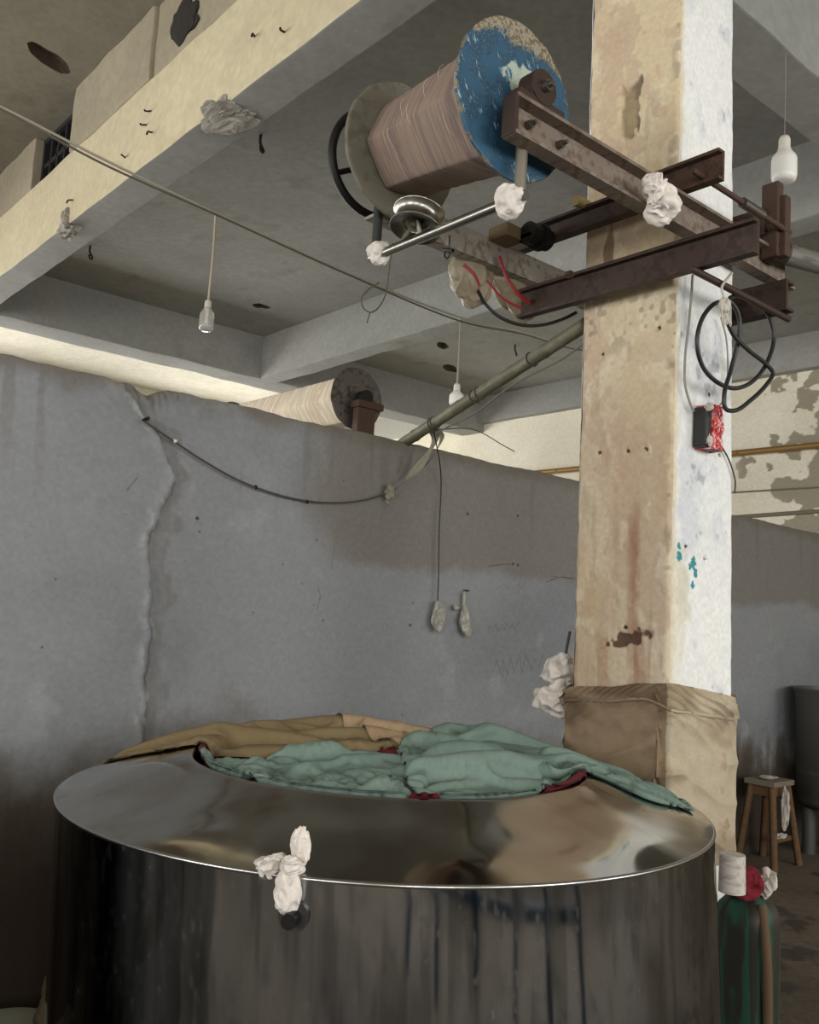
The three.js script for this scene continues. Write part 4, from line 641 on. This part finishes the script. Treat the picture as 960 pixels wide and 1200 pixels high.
// guide bar with a chrome guide pulley
{
  const mChrome = std({ color: 0x96938a, metalness: 1, roughness: 0.3 }), mTube = std({ color: 0x8f887a, metalness: 0.7, roughness: 0.42 });
  const y = 2.556, x = 1.6, t = thing('guide_bar', 'polished steel guide bar hung under the reel on two tubes', 'bar', V3(x, y, -1.82));
  part(t, 'drop_tube', rod(V3(x + 0.005, y, -1.525), V3(x + 0.005, 2.7, -1.525), 0.0155), mTube); part(t, 'drop_tube', rod(V3(x, y, -2.1), V3(x, 2.72, -2.1), 0.0145), std({ color: 0x3c3d3a, metalness: 0.6, roughness: 0.5 }));
  part(t, 'bar', rod(V3(x, y, -1.5), V3(x, y, -2.12), 0.014), mChrome);
  const c = onX(489, 258, 1.585), wp = [[0.036, -0.012], [0.052, -0.017], [0.066, -0.022], [0.0675, -0.02], [0.066, -0.017], [0.056, -0.012], [0.05, 0], [0.056, 0.012], [0.066, 0.017], [0.0675, 0.02], [0.066, 0.022], [0.05, 0.018], [0.03, 0.012], [0.0, 0.008], [0.0, -0.002], [0.03, -0.002], [0.036, -0.012]].map(([r, h]) => new THREE.Vector2(r, h));
  for (const k of wp) { k.x *= 1.1; k.y *= 1.35; } const pg = new THREE.LatheGeometry(wp, 64); pg.applyQuaternion(new THREE.Quaternion().setFromAxisAngle(RIGHT, -0.2)); pg.applyQuaternion(new THREE.Quaternion().setFromAxisAngle(FWD, 0.14)); pg.translate(c.x, c.y, c.z);
  const p = part(t, 'guide_pulley', pg, mChrome, 'chrome grooved pulley ring'); part(p, 'pulley_pin', rod(V3(c.x, c.y + 0.01, c.z), V3(c.x + 0.02, y, c.z), 0.009), mIron);
}
// white rags tied on the frame
{
  const rag = (px, py, plane, X, rx, ry, rz, seed, label, m = mRag, amp = 0.26) => { const p = plane === 'x' ? onX(px, py, X) : onZ(px, py, X); return solo('rag', lump(p, rx, ry, rz, seed, amp, 1.4, 26), m, label, 'rag'); };
  const a = rag(600, 236, 'x', 1.6, 0.036, 0.04, 0.04, 51, 'bright white rag wrapped round the guide bar corner');
  rag(445, 297, 'x', 1.6, 0.034, 0.033, 0.036, 53, 'bright white rag wrapped on the tip of guide bar');
  const p = onZ(776, 239, -1.43); const t = thing('rag', 'cream rag knotted round the steel arm before the column', 'rag', p.clone().add(V3(0, -0.06, 0)));
  part(t, 'knot', lump(p.clone().add(V3(0.0, 0.0, 0.0)), 0.05, 0.05, 0.045, 57, 0.32, 1.5, 28), mRag); part(t, 'tail', lump(p.clone().add(V3(-0.04, 0.02, 0.0)), 0.028, 0.035, 0.03, 59, 0.5, 2, 20), mRag);
}

// ---------------------------------------------------------------- plastic bag on the far arm
{
  const mPl = new THREE.MeshPhysicalMaterial({ color: 0xb9ad94, roughness: 0.4, transmission: 0.45, thickness: 0, side: THREE.DoubleSide });
  const Z = -2.19, A = onZ(553, 326, Z), B = onZ(598, 344, Z);
  const t = thing('plastic_bag', 'crumpled translucent plastic bag with red stripes under the arm', 'bag', A.clone().add(V3(0, -0.1, 0)));
  part(t, 'bag_body', lump(A, 0.075, 0.09, 0.04, 61, 0.3, 1.3, 34), mPl);
  part(t, 'bag_tail', lump(B.clone().add(V3(0.01, 0, 0)), 0.1, 0.06, 0.035, 64, 0.32, 1.4, 34, (q, x, y) => [q[0], q[1] - q[0] * 0.55, q[2]]), mPl);
  const mr = std({ color: 0x8c2228, roughness: 0.5, side: THREE.DoubleSide });
  const strip = (pts, w) => { const c = new THREE.CatmullRomCurve3(pts.map(([x, y, z]) => onZ(x, y, z))); return gridGeo(24, 3, (u, v) => { const p = c.getPointAt(u), tg = c.getTangentAt(u), n = V3(-tg.y, tg.x, 0).normalize(); p.addScaledVector(n, (v - 0.5) * w); return [p.x, p.y, p.z + 0.004 * Math.sin(v * 3.14)]; }); };
  part(t, 'stripe', strip([[585, 300, -2.09], [594, 325, -2.085], [608, 345, -2.085], [625, 358, -2.09]], 0.018), mr, 'red printed stripe'); part(t, 'stripe', strip([[543, 310, -2.08], [556, 322, -2.075], [562, 335, -2.085]], 0.014), mr); part(t, 'stripe', strip([[570, 328, -2.08], [590, 350, -2.085], [612, 362, -2.09]], 0.01), mr);
}
// ---------------------------------------------------------------- cables, strings and hose
const mCable = std({ color: 0x151413, roughness: 0.5 }), mString = std({ color: 0x4b4740, roughness: 0.9 }), mGreyWire = std({ color: 0x8c887e, roughness: 0.7 });
const trace = (pts, f) => pts.map(([x, y, d]) => f(x, y, d));
solo('cable', tube(trace([[560, 340, -2.16], [568, 355, -2.16], [585, 371, -2.14], [612, 381, -2.12], [640, 380, -2.1], [662, 373, -2.06], [676, 366, -2.02]], (x, y, d) => onZ(x, y, d)), 0.006, 60), mCable, 'black cable sagging below the plastic bag', 'cable');
solo('string', tube(trace([[460, 285], [456, 318], [452, 345], [443, 361], [434, 366], [425, 359], [424, 349], [431, 340], [444, 331]], (x, y) => onX(x, y, 1.6)), 0.0022, 70, 6), mString, 'thin dark string loop hanging from guide bar tip', 'string');
solo('string', tube(trace([[434, 365], [430, 379]], (x, y) => onX(x, y, 1.6)), 0.002, 4, 6), mString, 'knotted string end below the hanging loop', 'string');
solo('hook', join([tube(trace([[527, 276], [526, 290], [521, 297], [523, 303], [527, 299], [525, 291]], (x, y) => onX(x, y, 1.6)), 0.003, 40, 6), tube(trace([[519, 292], [531, 294]], (x, y) => onX(x, y, 1.6)), 0.005, 4, 6)]), mCable, 'small black wire hook below the pale arm', 'hook');
{
  const Z = -1.455, mHose = std({ color: 0x1f1e1c, roughness: 0.45 });
  const t = thing('hose_coil', 'coiled black hose tied up beside the white column face', 'hose', onZ(862, 482, Z));
  part(t, 'hose', tube(trace([[853, 352, -1.44], [836, 357, -1.45], [822, 376, -1.455], [817, 402, -1.46], [823, 428, -1.465], [838, 446, -1.465], [860, 455, -1.46], [882, 447, -1.455], [899, 425, -1.45], [907, 396, -1.45], [901, 370, -1.45], [886, 352, -1.45], [866, 347, -1.44], [855, 351, -1.435], [863, 362, -1.425], [867, 378, -1.425], [865, 400, -1.43], [857, 432, -1.44], [849, 462, -1.43], [850, 478, -1.43], [862, 481, -1.43], [880, 469, -1.43], [899, 450, -1.435], [906, 437, -1.437], [897, 426, -1.437], [878, 411, -1.42], [860, 393, -1.415], [852, 374, -1.415], [850, 356, -1.42]], onZ), 0.0068, 320, 12), mHose);
  const tie = []; for (let i = 0; i < 9; i++) { const x = 846 + rnd() * 8, y = 352 + rnd() * 6; tie.push(tube(trace([[x, y, -1.41], [x - 3 + rnd() * 6, y + 12, -1.405], [x - 4 + rnd() * 8, y + 22 + rnd() * 10, -1.41]], onZ), 0.0028, 12, 6)); }
  tie.push(tube(trace([[850, 352, -1.4], [846, 338, -1.405], [853, 326, -1.41], [858, 320, -1.41]], onZ), 0.004, 16, 6)); tie.push(lump(onZ(849, 358, -1.405), 0.016, 0.022, 0.014, 71, 0.4, 2, 10));
  part(t, 'plastic_tie', join(tie), std({ color: 0xb9b3a6, roughness: 0.7 }), 'frayed whitish plastic tie');
}
{
  const Z = -1.545, c = onZ(822, 503, Z), t = thing('switch_box', 'small switch box wrapped in a shiny red packet', 'box', onZ(822, 530, Z));
  part(t, 'box_body', box(c.x - 0.05, c.x + 0.036, c.y - 0.066, c.y + 0.06, Z, Z + 0.05, 0.008), std({ color: 0x141312, roughness: 0.5 }));
  const mRedP = new THREE.MeshPhysicalMaterial({ color: 0xffffff, roughness: 0.28, clearcoat: 0.5, map: tex(256, 256, (u, v) => { const a = fbm(u * 9, v * 9, 3), b = fbm(u * 22 + 3, v * 16, 3); let k = mix3([176, 24, 30], [150, 16, 24], a); k = mix3(k, [206, 196, 186], sm(0.6, 0.66, b * 0.5 + a * 0.2 + sm(0.55, 0.9, u) * 0.28)); k = mix3(k, [214, 120, 80], sm(0.6, 0.64, fbm(u * 12, v * 6 + 8, 3)) * 0.6); return k; }) });
  const g = gridGeo(48, 48, (u, v) => { const x = c.x - 0.032 + u * 0.076, y = c.y - 0.07 + v * 0.138, e = Math.min(1, Math.min(u, 1 - u) * 9), z = Z + 0.052 * Math.sqrt(e) + 0.006 * (1 - Math.abs(n3(u * 3, v * 2.5, 2)) * 2) * e + 0.004 * n3(u * 9, v * 7, 1); return [x + 0.004 * n3(v * 5, 1, u > 0.5 ? 1 : 5), y + 0.004 * n3(u * 6, v, 3), z]; });
  part(t, 'red_wrapper', g, mRedP, 'shiny red plastic wrapper'); part(t, 'knot', lump(V3(c.x - 0.036, c.y + 0.058, Z + 0.05), 0.015, 0.013, 0.012, 77, 0.4, 2, 10), mRagGrey); part(t, 'wrapper_end', lump(V3(c.x - 0.036, c.y - 0.045, Z + 0.05), 0.012, 0.018, 0.008, 78, 0.4, 2, 10), mRagGrey);
}
solo('cable', tube(trace([[812, 322], [810, 350], [806, 390], [803, 420], [803, 450], [808, 470], [813, 482]], (x, y) => onZ(x, y, -1.525)), 0.0042, 60, 6), mGreyWire, 'grey cable running down to the red switch box', 'cable');
solo('cable', tube(trace([[845, 372], [851, 395], [853, 420], [852, 450], [847, 470], [840, 480]], (x, y) => onZ(x, y, -1.53)), 0.003, 60, 6), mGreyWire, 'thin grey wire from the hose tie to switch box', 'cable');
solo('cable', tube(trace([[838, 514], [846, 524], [854, 538], [859, 552], [862, 566], [861, 578]], (x, y) => onZ(x, y, -1.535)), 0.0028, 40, 6), std({ color: 0x3a3834 }), 'thin dark wire curling below the red switch box', 'cable');
// big pipe
{
  const a = V3(2.8, 2.775, -1.47), p1 = onY(1020, 326, 2.79); const t = thing('steel_pipe', 'thick grey pipe running off from the column clamp', 'pipe', a.clone());
  const d = p1.clone().sub(a).normalize(), far = a.clone().addScaledVector(d, 3.4), mp = std({ map: rep(rustTex([112, 110, 102], [124, 122, 114], [88, 82, 72]), 3), roughness: 0.6, metalness: 0.3 });
  part(t, 'pipe', rod(a, far, 0.035), mp); part(t, 'pipe_collar', rod(a.clone().addScaledVector(d, -0.03), a.clone().addScaledVector(d, 0.03), 0.041), mRustDark);
  part(t, 'clip', box(2.9, 3.02, 2.812, 2.822, -1.47, -1.44), mBlackIron);
}
// ---------------------------------------------------------------- bamboo pole and what hangs from it
const bamA = onZ(470, 521, PZ - 0.07), bamB = onZ(690, 378, -2.02);
{
  const d = bamB.clone().sub(bamA), mB = std({ map: tex(256, 256, (u, v) => { const a = fbm(u * 30, v * 6, 3), b = fbm(u * 5, v * 20, 4); let c = mix3([108, 104, 80], [86, 82, 62], a); c = mix3(c, [134, 126, 100], sm(0.5, 0.7, b) * 0.6); return c; }), roughness: 0.6 });
  const t = thing('bamboo_pole', 'slanting bamboo pole between the partition wall and the column', 'pole', bamA.clone());
  const pts = []; const N = 60; for (let i = 0; i <= N; i++) { const s = i / N, nod = Math.abs(((s * 7 + 0.3) % 1) - 0.5); pts.push(new THREE.Vector2(mix(0.027, 0.0255, s) + 0.0035 * Math.exp(-((0.5 - nod) ** 2) / 0.0012), s * d.length())); }
  pts.unshift(new THREE.Vector2(0.0001, 0)); pts.push(new THREE.Vector2(0.0001, d.length()));
  const g = new THREE.LatheGeometry(pts, 20); g.applyQuaternion(new THREE.Quaternion().setFromUnitVectors(V3(0, 1, 0), d.clone().normalize())); g.translate(bamA.x, bamA.y, bamA.z); part(t, 'culm', g, mB);
  const q = new THREE.Quaternion().setFromUnitVectors(V3(0, 0, 1), d.clone().normalize());
  for (const s of [0.22, 0.235, 0.47, 0.5, 0.76]) { const r = new THREE.TorusGeometry(0.028, 0.0035, 6, 24); r.applyQuaternion(q); const p = bamA.clone().addScaledVector(d, s); r.translate(p.x, p.y, p.z); part(t, 'string_tie', r, mString); }
  solo('cable', tube([0.2, 0.3, 0.42, 0.5, 0.62, 0.74, 0.86, 0.98].map((s, i) => bamA.clone().addScaledVector(d, s).add(V3(0.02, -0.035 - 0.02 * Math.sin((s - 0.2) * 7) ** 2, 0.02))), 0.0045, 80, 6), std({ color: 0x6e6c5e }), 'thin cable slung under the bamboo pole', 'cable');
}
{
  const top = bamA.clone().lerp(bamB, 0.2), mSt = clothMat([146, 142, 124], [116, 112, 96], 0.6);
  const strip = (pts, w, tw) => { const c = new THREE.CatmullRomCurve3(pts); return gridGeo(50, 4, (u, v) => { const p = c.getPointAt(u), a = tw * u + 0.4 * Math.sin(u * 9); const wd = w * (0.7 + 0.3 * Math.sin(u * 13)); p.x += (v - 0.5) * wd * Math.cos(a); p.z += (v - 0.5) * wd * Math.sin(a) + 0.003 * Math.sin(v * 6); return [p.x, p.y, p.z]; }); };
  const kn = onZ(457, 577, PZ + 0.03);
  const t = thing('tied_rope', 'pale cloth strips and cord tied from bamboo pole to wall nail', 'rope', kn.clone().add(V3(0, -0.06, 0)));
  part(t, 'strip', strip([top, onZ(510, 515, -3.18), onZ(496, 540, -3.22), onZ(477, 562, -3.27), kn], 0.05, 1.5), mSt); part(t, 'strip', strip([top.clone().add(V3(0.03, 0, 0)), onZ(518, 512, -3.17), onZ(507, 535, -3.22), onZ(490, 552, -3.27), onZ(470, 568, -3.29), kn], 0.04, -2), mSt);
  part(t, 'knot', lump(kn, 0.022, 0.03, 0.02, 81, 0.4, 2, 12), mSt); part(t, 'tail', strip([kn, onZ(454, 588, PZ + 0.025), onZ(458, 597, PZ + 0.025)], 0.016, 2), mSt);
  part(t, 'cord', tube(trace([[457, 577], [432, 585], [400, 589], [360, 587], [320, 578], [280, 563], [240, 541], [205, 518], [168, 493]], (x, y) => onZ(x, y, PZ + 0.03)), 0.0042, 120, 6), mString);
  const nl = onZ(168, 493, PZ); part(t, 'nail', rod(nl.clone().add(V3(0, 0, -0.03)), nl.clone().add(V3(0, 0.004, 0.045)), 0.007), mBlackIron); part(t, 'clip', lump(onZ(205, 517, PZ + 0.03), 0.009, 0.007, 0.008, 82, 0.3, 2, 6), mRag);
  for (const [x, y] of [[360, 588], [300, 571]]) part(t, 'knot', lump(onZ(x, y, PZ + 0.03), 0.007, 0.008, 0.007, 83, 0.3, 2, 6), mBlackIron);
}
const mClear = new THREE.MeshPhysicalMaterial({ color: 0xcfccc0, roughness: 0.3, transmission: 0.55, thickness: 0, side: THREE.DoubleSide });
{
  const b = onZ(513, 722, PZ + 0.032), t = thing('hanging_bag', 'small clear plastic bag hung on a long dark cord', 'bag', b.clone().add(V3(0, -0.08, 0)));
  part(t, 'bag', lump(b, 0.032, 0.062, 0.024, 91, 0.4, 1.6, 30, (q, x, y) => [q[0] + q[1] * 0.1, q[1], q[2]]), mClear);
  part(t, 'content', lump(b.clone().add(V3(0.003, -0.005, -0.004)), 0.016, 0.042, 0.01, 92, 0.3, 1.6, 12), std({ color: 0x7d735c }));
  part(t, 'cord', tube([bamA.clone().lerp(bamB, 0.21).add(V3(0.01, -0.03, 0.01)), ...trace([[517, 560], [515, 620], [514, 680], [513, 706]], (x, y) => onZ(x, y, PZ + 0.03))], 0.003, 60, 6), mCable); part(t, 'cord', tube(trace([[513, 530], [512, 600], [511, 650], [511, 706]], (x, y) => onZ(x, y, PZ + 0.022)), 0.0012, 40, 5), mGreyWire);
}
{
  const b = onZ(545, 728, PZ + 0.026), nail = onZ(544, 692, PZ), t = thing('hanging_bag', 'narrow clear plastic pouch pinned by its neck to wall', 'bag', b.clone().add(V3(0, -0.085, 0)));
  part(t, 'bag', lump(b, 0.036, 0.068, 0.02, 95, 0.3, 1.5, 30, (q, x, y) => [q[0] * (1 - 0.35 * Math.max(0, y)) - 0.012 * y, q[1], q[2]]), mClear); part(t, 'neck', lump(onZ(544, 702, PZ + 0.02), 0.009, 0.036, 0.008, 96, 0.3, 1.6, 14), mClear); part(t, 'ear', lump(onZ(535, 712, PZ + 0.024), 0.016, 0.013, 0.01, 97, 0.3, 1.6, 12), mClear);
  part(t, 'content', lump(b.clone().add(V3(0.002, -0.02, -0.004)), 0.02, 0.035, 0.008, 98, 0.3, 1.6, 12), std({ color: 0x9a8f78 })); part(t, 'nail', rod(nail.clone().add(V3(0, 0, -0.02)), nail.clone().add(V3(0, 0, 0.035)), 0.004), mBlackIron);
}
solo('string', tube([bamA.clone().lerp(bamB, 0.23).add(V3(0.01, -0.028, 0)), onZ(560, 505, -3.36), onZ(590, 522, -3.4), onZ(603, 529, -3.42)], 0.0028, 30, 6), mString, 'taut dark string from bamboo pole over the wall top', 'string');

// overhead wire and bulbs
{
  const Z = -3.0, A = [[-40, 108], [0, 125], [120, 186], [253, 250], [400, 317], [540, 372], [610, 389], [690, 409]].map(([x, y]) => onZ(x, y, Z));
  const start = V3(XL, A[0].y + 0.05, Z), end = V3(2.62, 2.95, -1.936);
  const line = [start, V3(-1.5, A[0].y + 0.0, Z), ...A, end], t = thing('overhead_wire', 'twin electric wires stretched across the hall under ceiling', 'wire', V3(1, 2.9, Z));
  part(t, 'wire', tube(line, 0.0048, 240, 8), std({ color: 0xa39c88, roughness: 0.7 })); part(t, 'wire', tube(line.map((p, i) => p.clone().add(V3(0, -0.012 - 0.008 * Math.sin(i * 2), 0.006))), 0.004, 240, 8), std({ color: 0x5d574c, roughness: 0.7 }));
}
function bulb(c, neck, r, len, clear, label, cordTop, cordR = 0.0042, capLen = 0.032) {   // neck = top of the cap
  const t = thing('light_bulb', label, 'bulb', V3(c.x, neck.y - capLen - len, c.z)), x = c.x, z = c.z, y = neck.y;
  const mCap = std({ color: clear ? 0xb9b3a4 : 0xd8d2c4, roughness: 0.5 }), mGl = clear ? new THREE.MeshPhysicalMaterial({ color: 0xe8e6e0, roughness: 0.12, transmission: 0.75, thickness: 0 }) : std({ color: 0xe6e2da, roughness: 0.35 });
  const cap = new THREE.LatheGeometry([[0.001, y], [r * 0.36, y], [r * 0.46, y - capLen * 0.25], [r * 0.46, y - capLen * 0.8], [r * 0.55, y - capLen], [0.001, y - capLen]].map(([a, b]) => new THREE.Vector2(a, b)), 24); cap.translate(x, 0, z); part(t, 'cap', cap, mCap);
  const y0 = y - capLen, gl = new THREE.LatheGeometry([[r * 0.5, y0], [r * 0.62, y0 - len * 0.06], [r * 0.95, y0 - len * 0.22], [r, y0 - len * 0.34], [r, y0 - len * 0.8], [r * 0.9, y0 - len * 0.93], [r * 0.6, y0 - len * 0.99], [0.0005, y0 - len]].map(([a, b]) => new THREE.Vector2(a, b)), 32); gl.translate(x, 0, z); part(t, 'globe', gl, mGl);
  if (clear) { const st = new THREE.LatheGeometry([[0.001, y0], [r * 0.3, y0], [r * 0.16, y0 - len * 0.4], [r * 0.3, y0 - len * 0.6], [0.001, y0 - len * 0.7]].map(([a, b]) => new THREE.Vector2(a, b)), 14); st.translate(x, 0, z); part(t, 'stem', st, std({ color: 0xd9d4c8, roughness: 0.4 })); }
  else { const rg = new THREE.TorusGeometry(r * 0.99, r * 0.02, 6, 32); rg.rotateX(Math.PI / 2); rg.translate(x, y0 - len * 0.3, z); part(t, 'collar', rg, mCap); }
  part(t, 'cord', tube([cordTop, cordTop.clone().lerp(V3(x, y, z), 0.5).add(V3(0.003, 0, 0)), V3(x, y, z)], cordR, 20, 6), std({ color: clear ? 0xa79c84 : 0x9a9080, roughness: 0.8 })); 
  return t;
}
{ const a = onZ(253, 250, -3), n = onZ(244, 352, -3); bulb(V3(a.x, 0, a.z), V3(a.x, n.y, a.z), 0.027, 0.085, true, 'clear glass bulb hanging on a cord from overhead wire', a); }
{ const a = onZ(540, 373, -3), n = onZ(536, 450, -3); bulb(V3(a.x, 0, a.z), V3(a.x, n.y, a.z), 0.033, 0.066, false, 'round white bulb hanging behind the bamboo pole', a, 0.005, 0.036); }
{ const a = onY(921, 62, YS), d = Math.hypot(a.x, a.z); const rr = ray(922, 160), n = EYE.clone().addScaledVector(rr, d / Math.hypot(rr.x, rr.z)); bulb(V3(a.x, 0, a.z), V3(a.x, n.y, a.z), 0.047, 0.13, false, 'large white bulb hanging beside the whitewashed column', V3(a.x, YS, a.z), 0.0012, 0.055); }

// ---------------------------------------------------------------- things on the floor
const mWood = std({ map: tex(256, 256, (u, v) => { const a = fbm(u * 4, v * 40, 4), b = fbm(u * 12, v * 12, 3); return mix3([122, 92, 60], [84, 60, 38], a * 0.7 + b * 0.3); }), roughness: 0.85 });
{
  const c = V3(5.95, 0, -3.12), t = thing('wooden_stool', 'small brown wooden stool with a rag against the partition', 'stool', c.clone()); t.rotation.y = 0;
  const H = 0.55, W = 0.135; part(t, 'seat', box(c.x - W, c.x + W, H - 0.035, H, c.z - W * 0.8, c.z + W * 0.8, 0.006), std({ color: 0x7d7260, roughness: 0.8 }), 'pale worn seat board');
  for (const sx of [-1, 1]) for (const sz of [-1, 1]) { const g = rod(V3(c.x + sx * (W + 0.03), 0, c.z + sz * (W * 0.8 + 0.02)), V3(c.x + sx * (W - 0.035), H - 0.034, c.z + sz * (W * 0.8 - 0.035)), 0.026, 0.026, 4); part(t, 'leg', g, mWood); }
  part(t, 'apron', box(c.x - W + 0.02, c.x + W - 0.02, H - 0.1, H - 0.035, c.z + W * 0.8 - 0.05, c.z + W * 0.8 - 0.03), mWood); part(t, 'apron', box(c.x - W + 0.03, c.x - W + 0.05, H - 0.1, H - 0.035, c.z - W * 0.7, c.z + W * 0.7), mWood); part(t, 'stretcher', box(c.x - W, c.x + W, 0.16, 0.19, c.z + W * 0.8 - 0.035, c.z + W * 0.8 - 0.01), mWood);
  solo('rag', lump(V3(c.x - 0.03, H - 0.17, c.z + 0.13), 0.03, 0.12, 0.025, 101, 0.4, 1.5, 18), mRagGrey, 'long pale rag hanging from the wooden stool', 'rag'); solo('rag', lump(V3(c.x - 0.04, 0.205, c.z + 0.1), 0.06, 0.016, 0.03, 103, 0.4, 1.5, 14), mRagGrey, 'small pale rag lying on the stool stretcher', 'rag');
  solo('rag', lump(V3(c.x - 0.02, H + 0.01, c.z), 0.07, 0.01, 0.045, 105, 0.3, 1.5, 14), mRagGrey, 'flat pale rag lying on the stool seat', 'rag');
}
{
  const c = V3(6.72, 0, -2.97), r = 0.33, t = thing('metal_tub', 'dark round metal tub standing at the partition wall', 'tub', c.clone()), m = std({ color: 0x5c5a54, roughness: 0.5, metalness: 0.3 });
  const pr = [[0.001, 0.32], [r * 0.9, 0.32], [r * 0.93, 0.36], [r * 0.95, 0.55], [r * 0.965, 0.56], [r * 0.95, 0.58], [r * 0.97, 0.9], [r * 0.99, 0.915], [r * 0.975, 0.93], [r, 1.1], [r * 1.04, 1.12], [r * 1.04, 1.14], [r * 0.98, 1.14], [r * 0.95, 0.4], [0.001, 0.38]].map(([a, b]) => new THREE.Vector2(a, b)); const g = new THREE.LatheGeometry(pr, 56); g.translate(c.x, 0, c.z); part(t, 'shell', g, m);
  for (const a of [2.6, 5.7]) { const h = new THREE.TorusGeometry(0.05, 0.011, 8, 20, Math.PI); h.rotateZ(-Math.PI / 2); h.rotateY(-a); h.translate(c.x + Math.cos(a) * r * 1.02, 1.04, c.z + Math.sin(a) * r * 1.02); part(t, 'handle', h, m); }
  for (const a of [0.6, 2.2, 3.8, 5.4]) part(t, 'foot', rod(V3(c.x + Math.cos(a) * r * 0.75, 0, c.z + Math.sin(a) * r * 0.75), V3(c.x + Math.cos(a) * r * 0.75, 0.33, c.z + Math.sin(a) * r * 0.75), 0.045, 0.045, 12), m);
}
{
  const pc = onZ(875, 1110, -1.38), c = V3(pc.x, 0, -1.38), t = thing('jerrycan', 'green plastic can streaked with brown beside the column foot', 'can', c.clone());
  const mG = std({ map: tex(256, 512, (u, v) => { const a = fbm(u * 6, v * 6, 4), st = fbm(u * 26, v * 3, 4); let k = mix3([34, 86, 66], [24, 64, 50], a); k = mix3(k, [44, 34, 24], sm(0.48, 0.6, st) * 0.9); return k; }), roughness: 0.5 });
  const W = 0.07, D = 0.08, H = onZ(880, 1042, -1.38).y; const body = gridGeo(64, 40, (u, v) => { const th = -u * Math.PI * 2, e = 0.5, sx = Math.sign(Math.cos(th)) * Math.abs(Math.cos(th)) ** e, sz = Math.sign(Math.sin(th)) * Math.abs(Math.sin(th)) ** e; const k = v < 0.06 ? 0.85 + 0.15 * Math.sqrt(v / 0.06) : v > 0.9 ? Math.max(0.25, Math.sqrt(Math.max(0, 1 - ((v - 0.9) / 0.1) ** 2))) : 1; return [c.x + W * sx * k, v * H, c.z + D * sz * k]; }); part(t, 'body', body, mG);
  part(t, 'spout', rod(V3(c.x, H - 0.02, c.z), V3(c.x, H + 0.05, c.z), 0.034), mG);
  part(t, 'strap', tube([V3(c.x - 0.03, H - 0.02, c.z + 0.06), V3(c.x - 0.06, H - 0.12, c.z + D + 0.01), V3(c.x - 0.05, H - 0.3, c.z + D + 0.012), V3(c.x - 0.06, 0.1, c.z + D + 0.01)], 0.013, 40, 8), std({ color: 0x5b4630, roughness: 0.9 }), 'brown rope strap');
  solo('cloth', lump(V3(c.x - 0.03, H + 0.03, c.z), 0.05, 0.04, 0.05, 111, 0.4, 1.6, 20), mRed, 'dark red cloth lying on top of the green can', 'cloth');
  const rl = onZ(858, 1034, -1.36); solo('thread_cone', rod(rl.clone().add(V3(0, -0.025, 0)), rl.clone().add(V3(0, 0.075, 0)), 0.036, 0.034, 28), mRagGrey, 'pale grey roll standing on the red cloth', 'roll'); solo('rag', lump(V3(c.x + 0.02, H + 0.03, c.z + 0.05), 0.022, 0.035, 0.022, 113, 0.45, 1.6, 16), mRagGrey, 'crumpled pale rag on the green can', 'rag');
}
{
  const p = onY(8, 1192, 0.14); solo('basin', new THREE.LatheGeometry([[0.001, 0.02], [0.09, 0.0], [0.12, 0.1], [0.15, 0.14], [0.15, 0.15], [0.12, 0.13], [0.09, 0.04], [0.001, 0.035]].map(([a, b]) => new THREE.Vector2(a, b)), 40).translate(p.x - 0.03, 0, p.z + 0.1), std({ color: 0x8b8a78, roughness: 0.6 }), 'pale grey basin on the floor against the partition', 'basin');
  const q = onY(62, 1180, 0.16); solo('sack', lump(V3(q.x + 0.04, 0.13, q.z + 0.02), 0.1, 0.16, 0.09, 121, 0.25, 1.3, 24, (v) => [v[0], Math.max(-0.13, v[1]), v[2]]), clothMat([150, 132, 104], [118, 100, 74], 0.6), 'small beige sack on the floor behind the drum', 'sack');
}
// added out of the frame, to shade the wall or mirror in the drum: a second drum and a low blue railing
{
  const first = scene.getObjectByName('extractor_drum'), o = first.clone(); o.name = numbered('extractor_drum'); o.position.set(-0.28, 0, -2.3); o.userData = { label: 'added unseen steel drum that shades the lower left wall', category: 'drum' }; scene.add(o);
  const mBl = std({ color: 0x27425c, roughness: 0.6 }), t = thing('railing', 'added unseen blue steel railing mirrored as bars in the drum', 'railing', V3(1, 0, 1.0));
  for (let i = 0; i < 6; i++) part(t, 'post', box(-0.3 + i * 0.5, -0.24 + i * 0.5, 0, 1.0, 0.97, 1.03), mBl); for (const y of [0.42, 0.94]) part(t, 'rail', box(-0.3, 2.26, y, y + 0.06, 0.975, 1.025), mBl);
}
renderer.render(scene, camera);
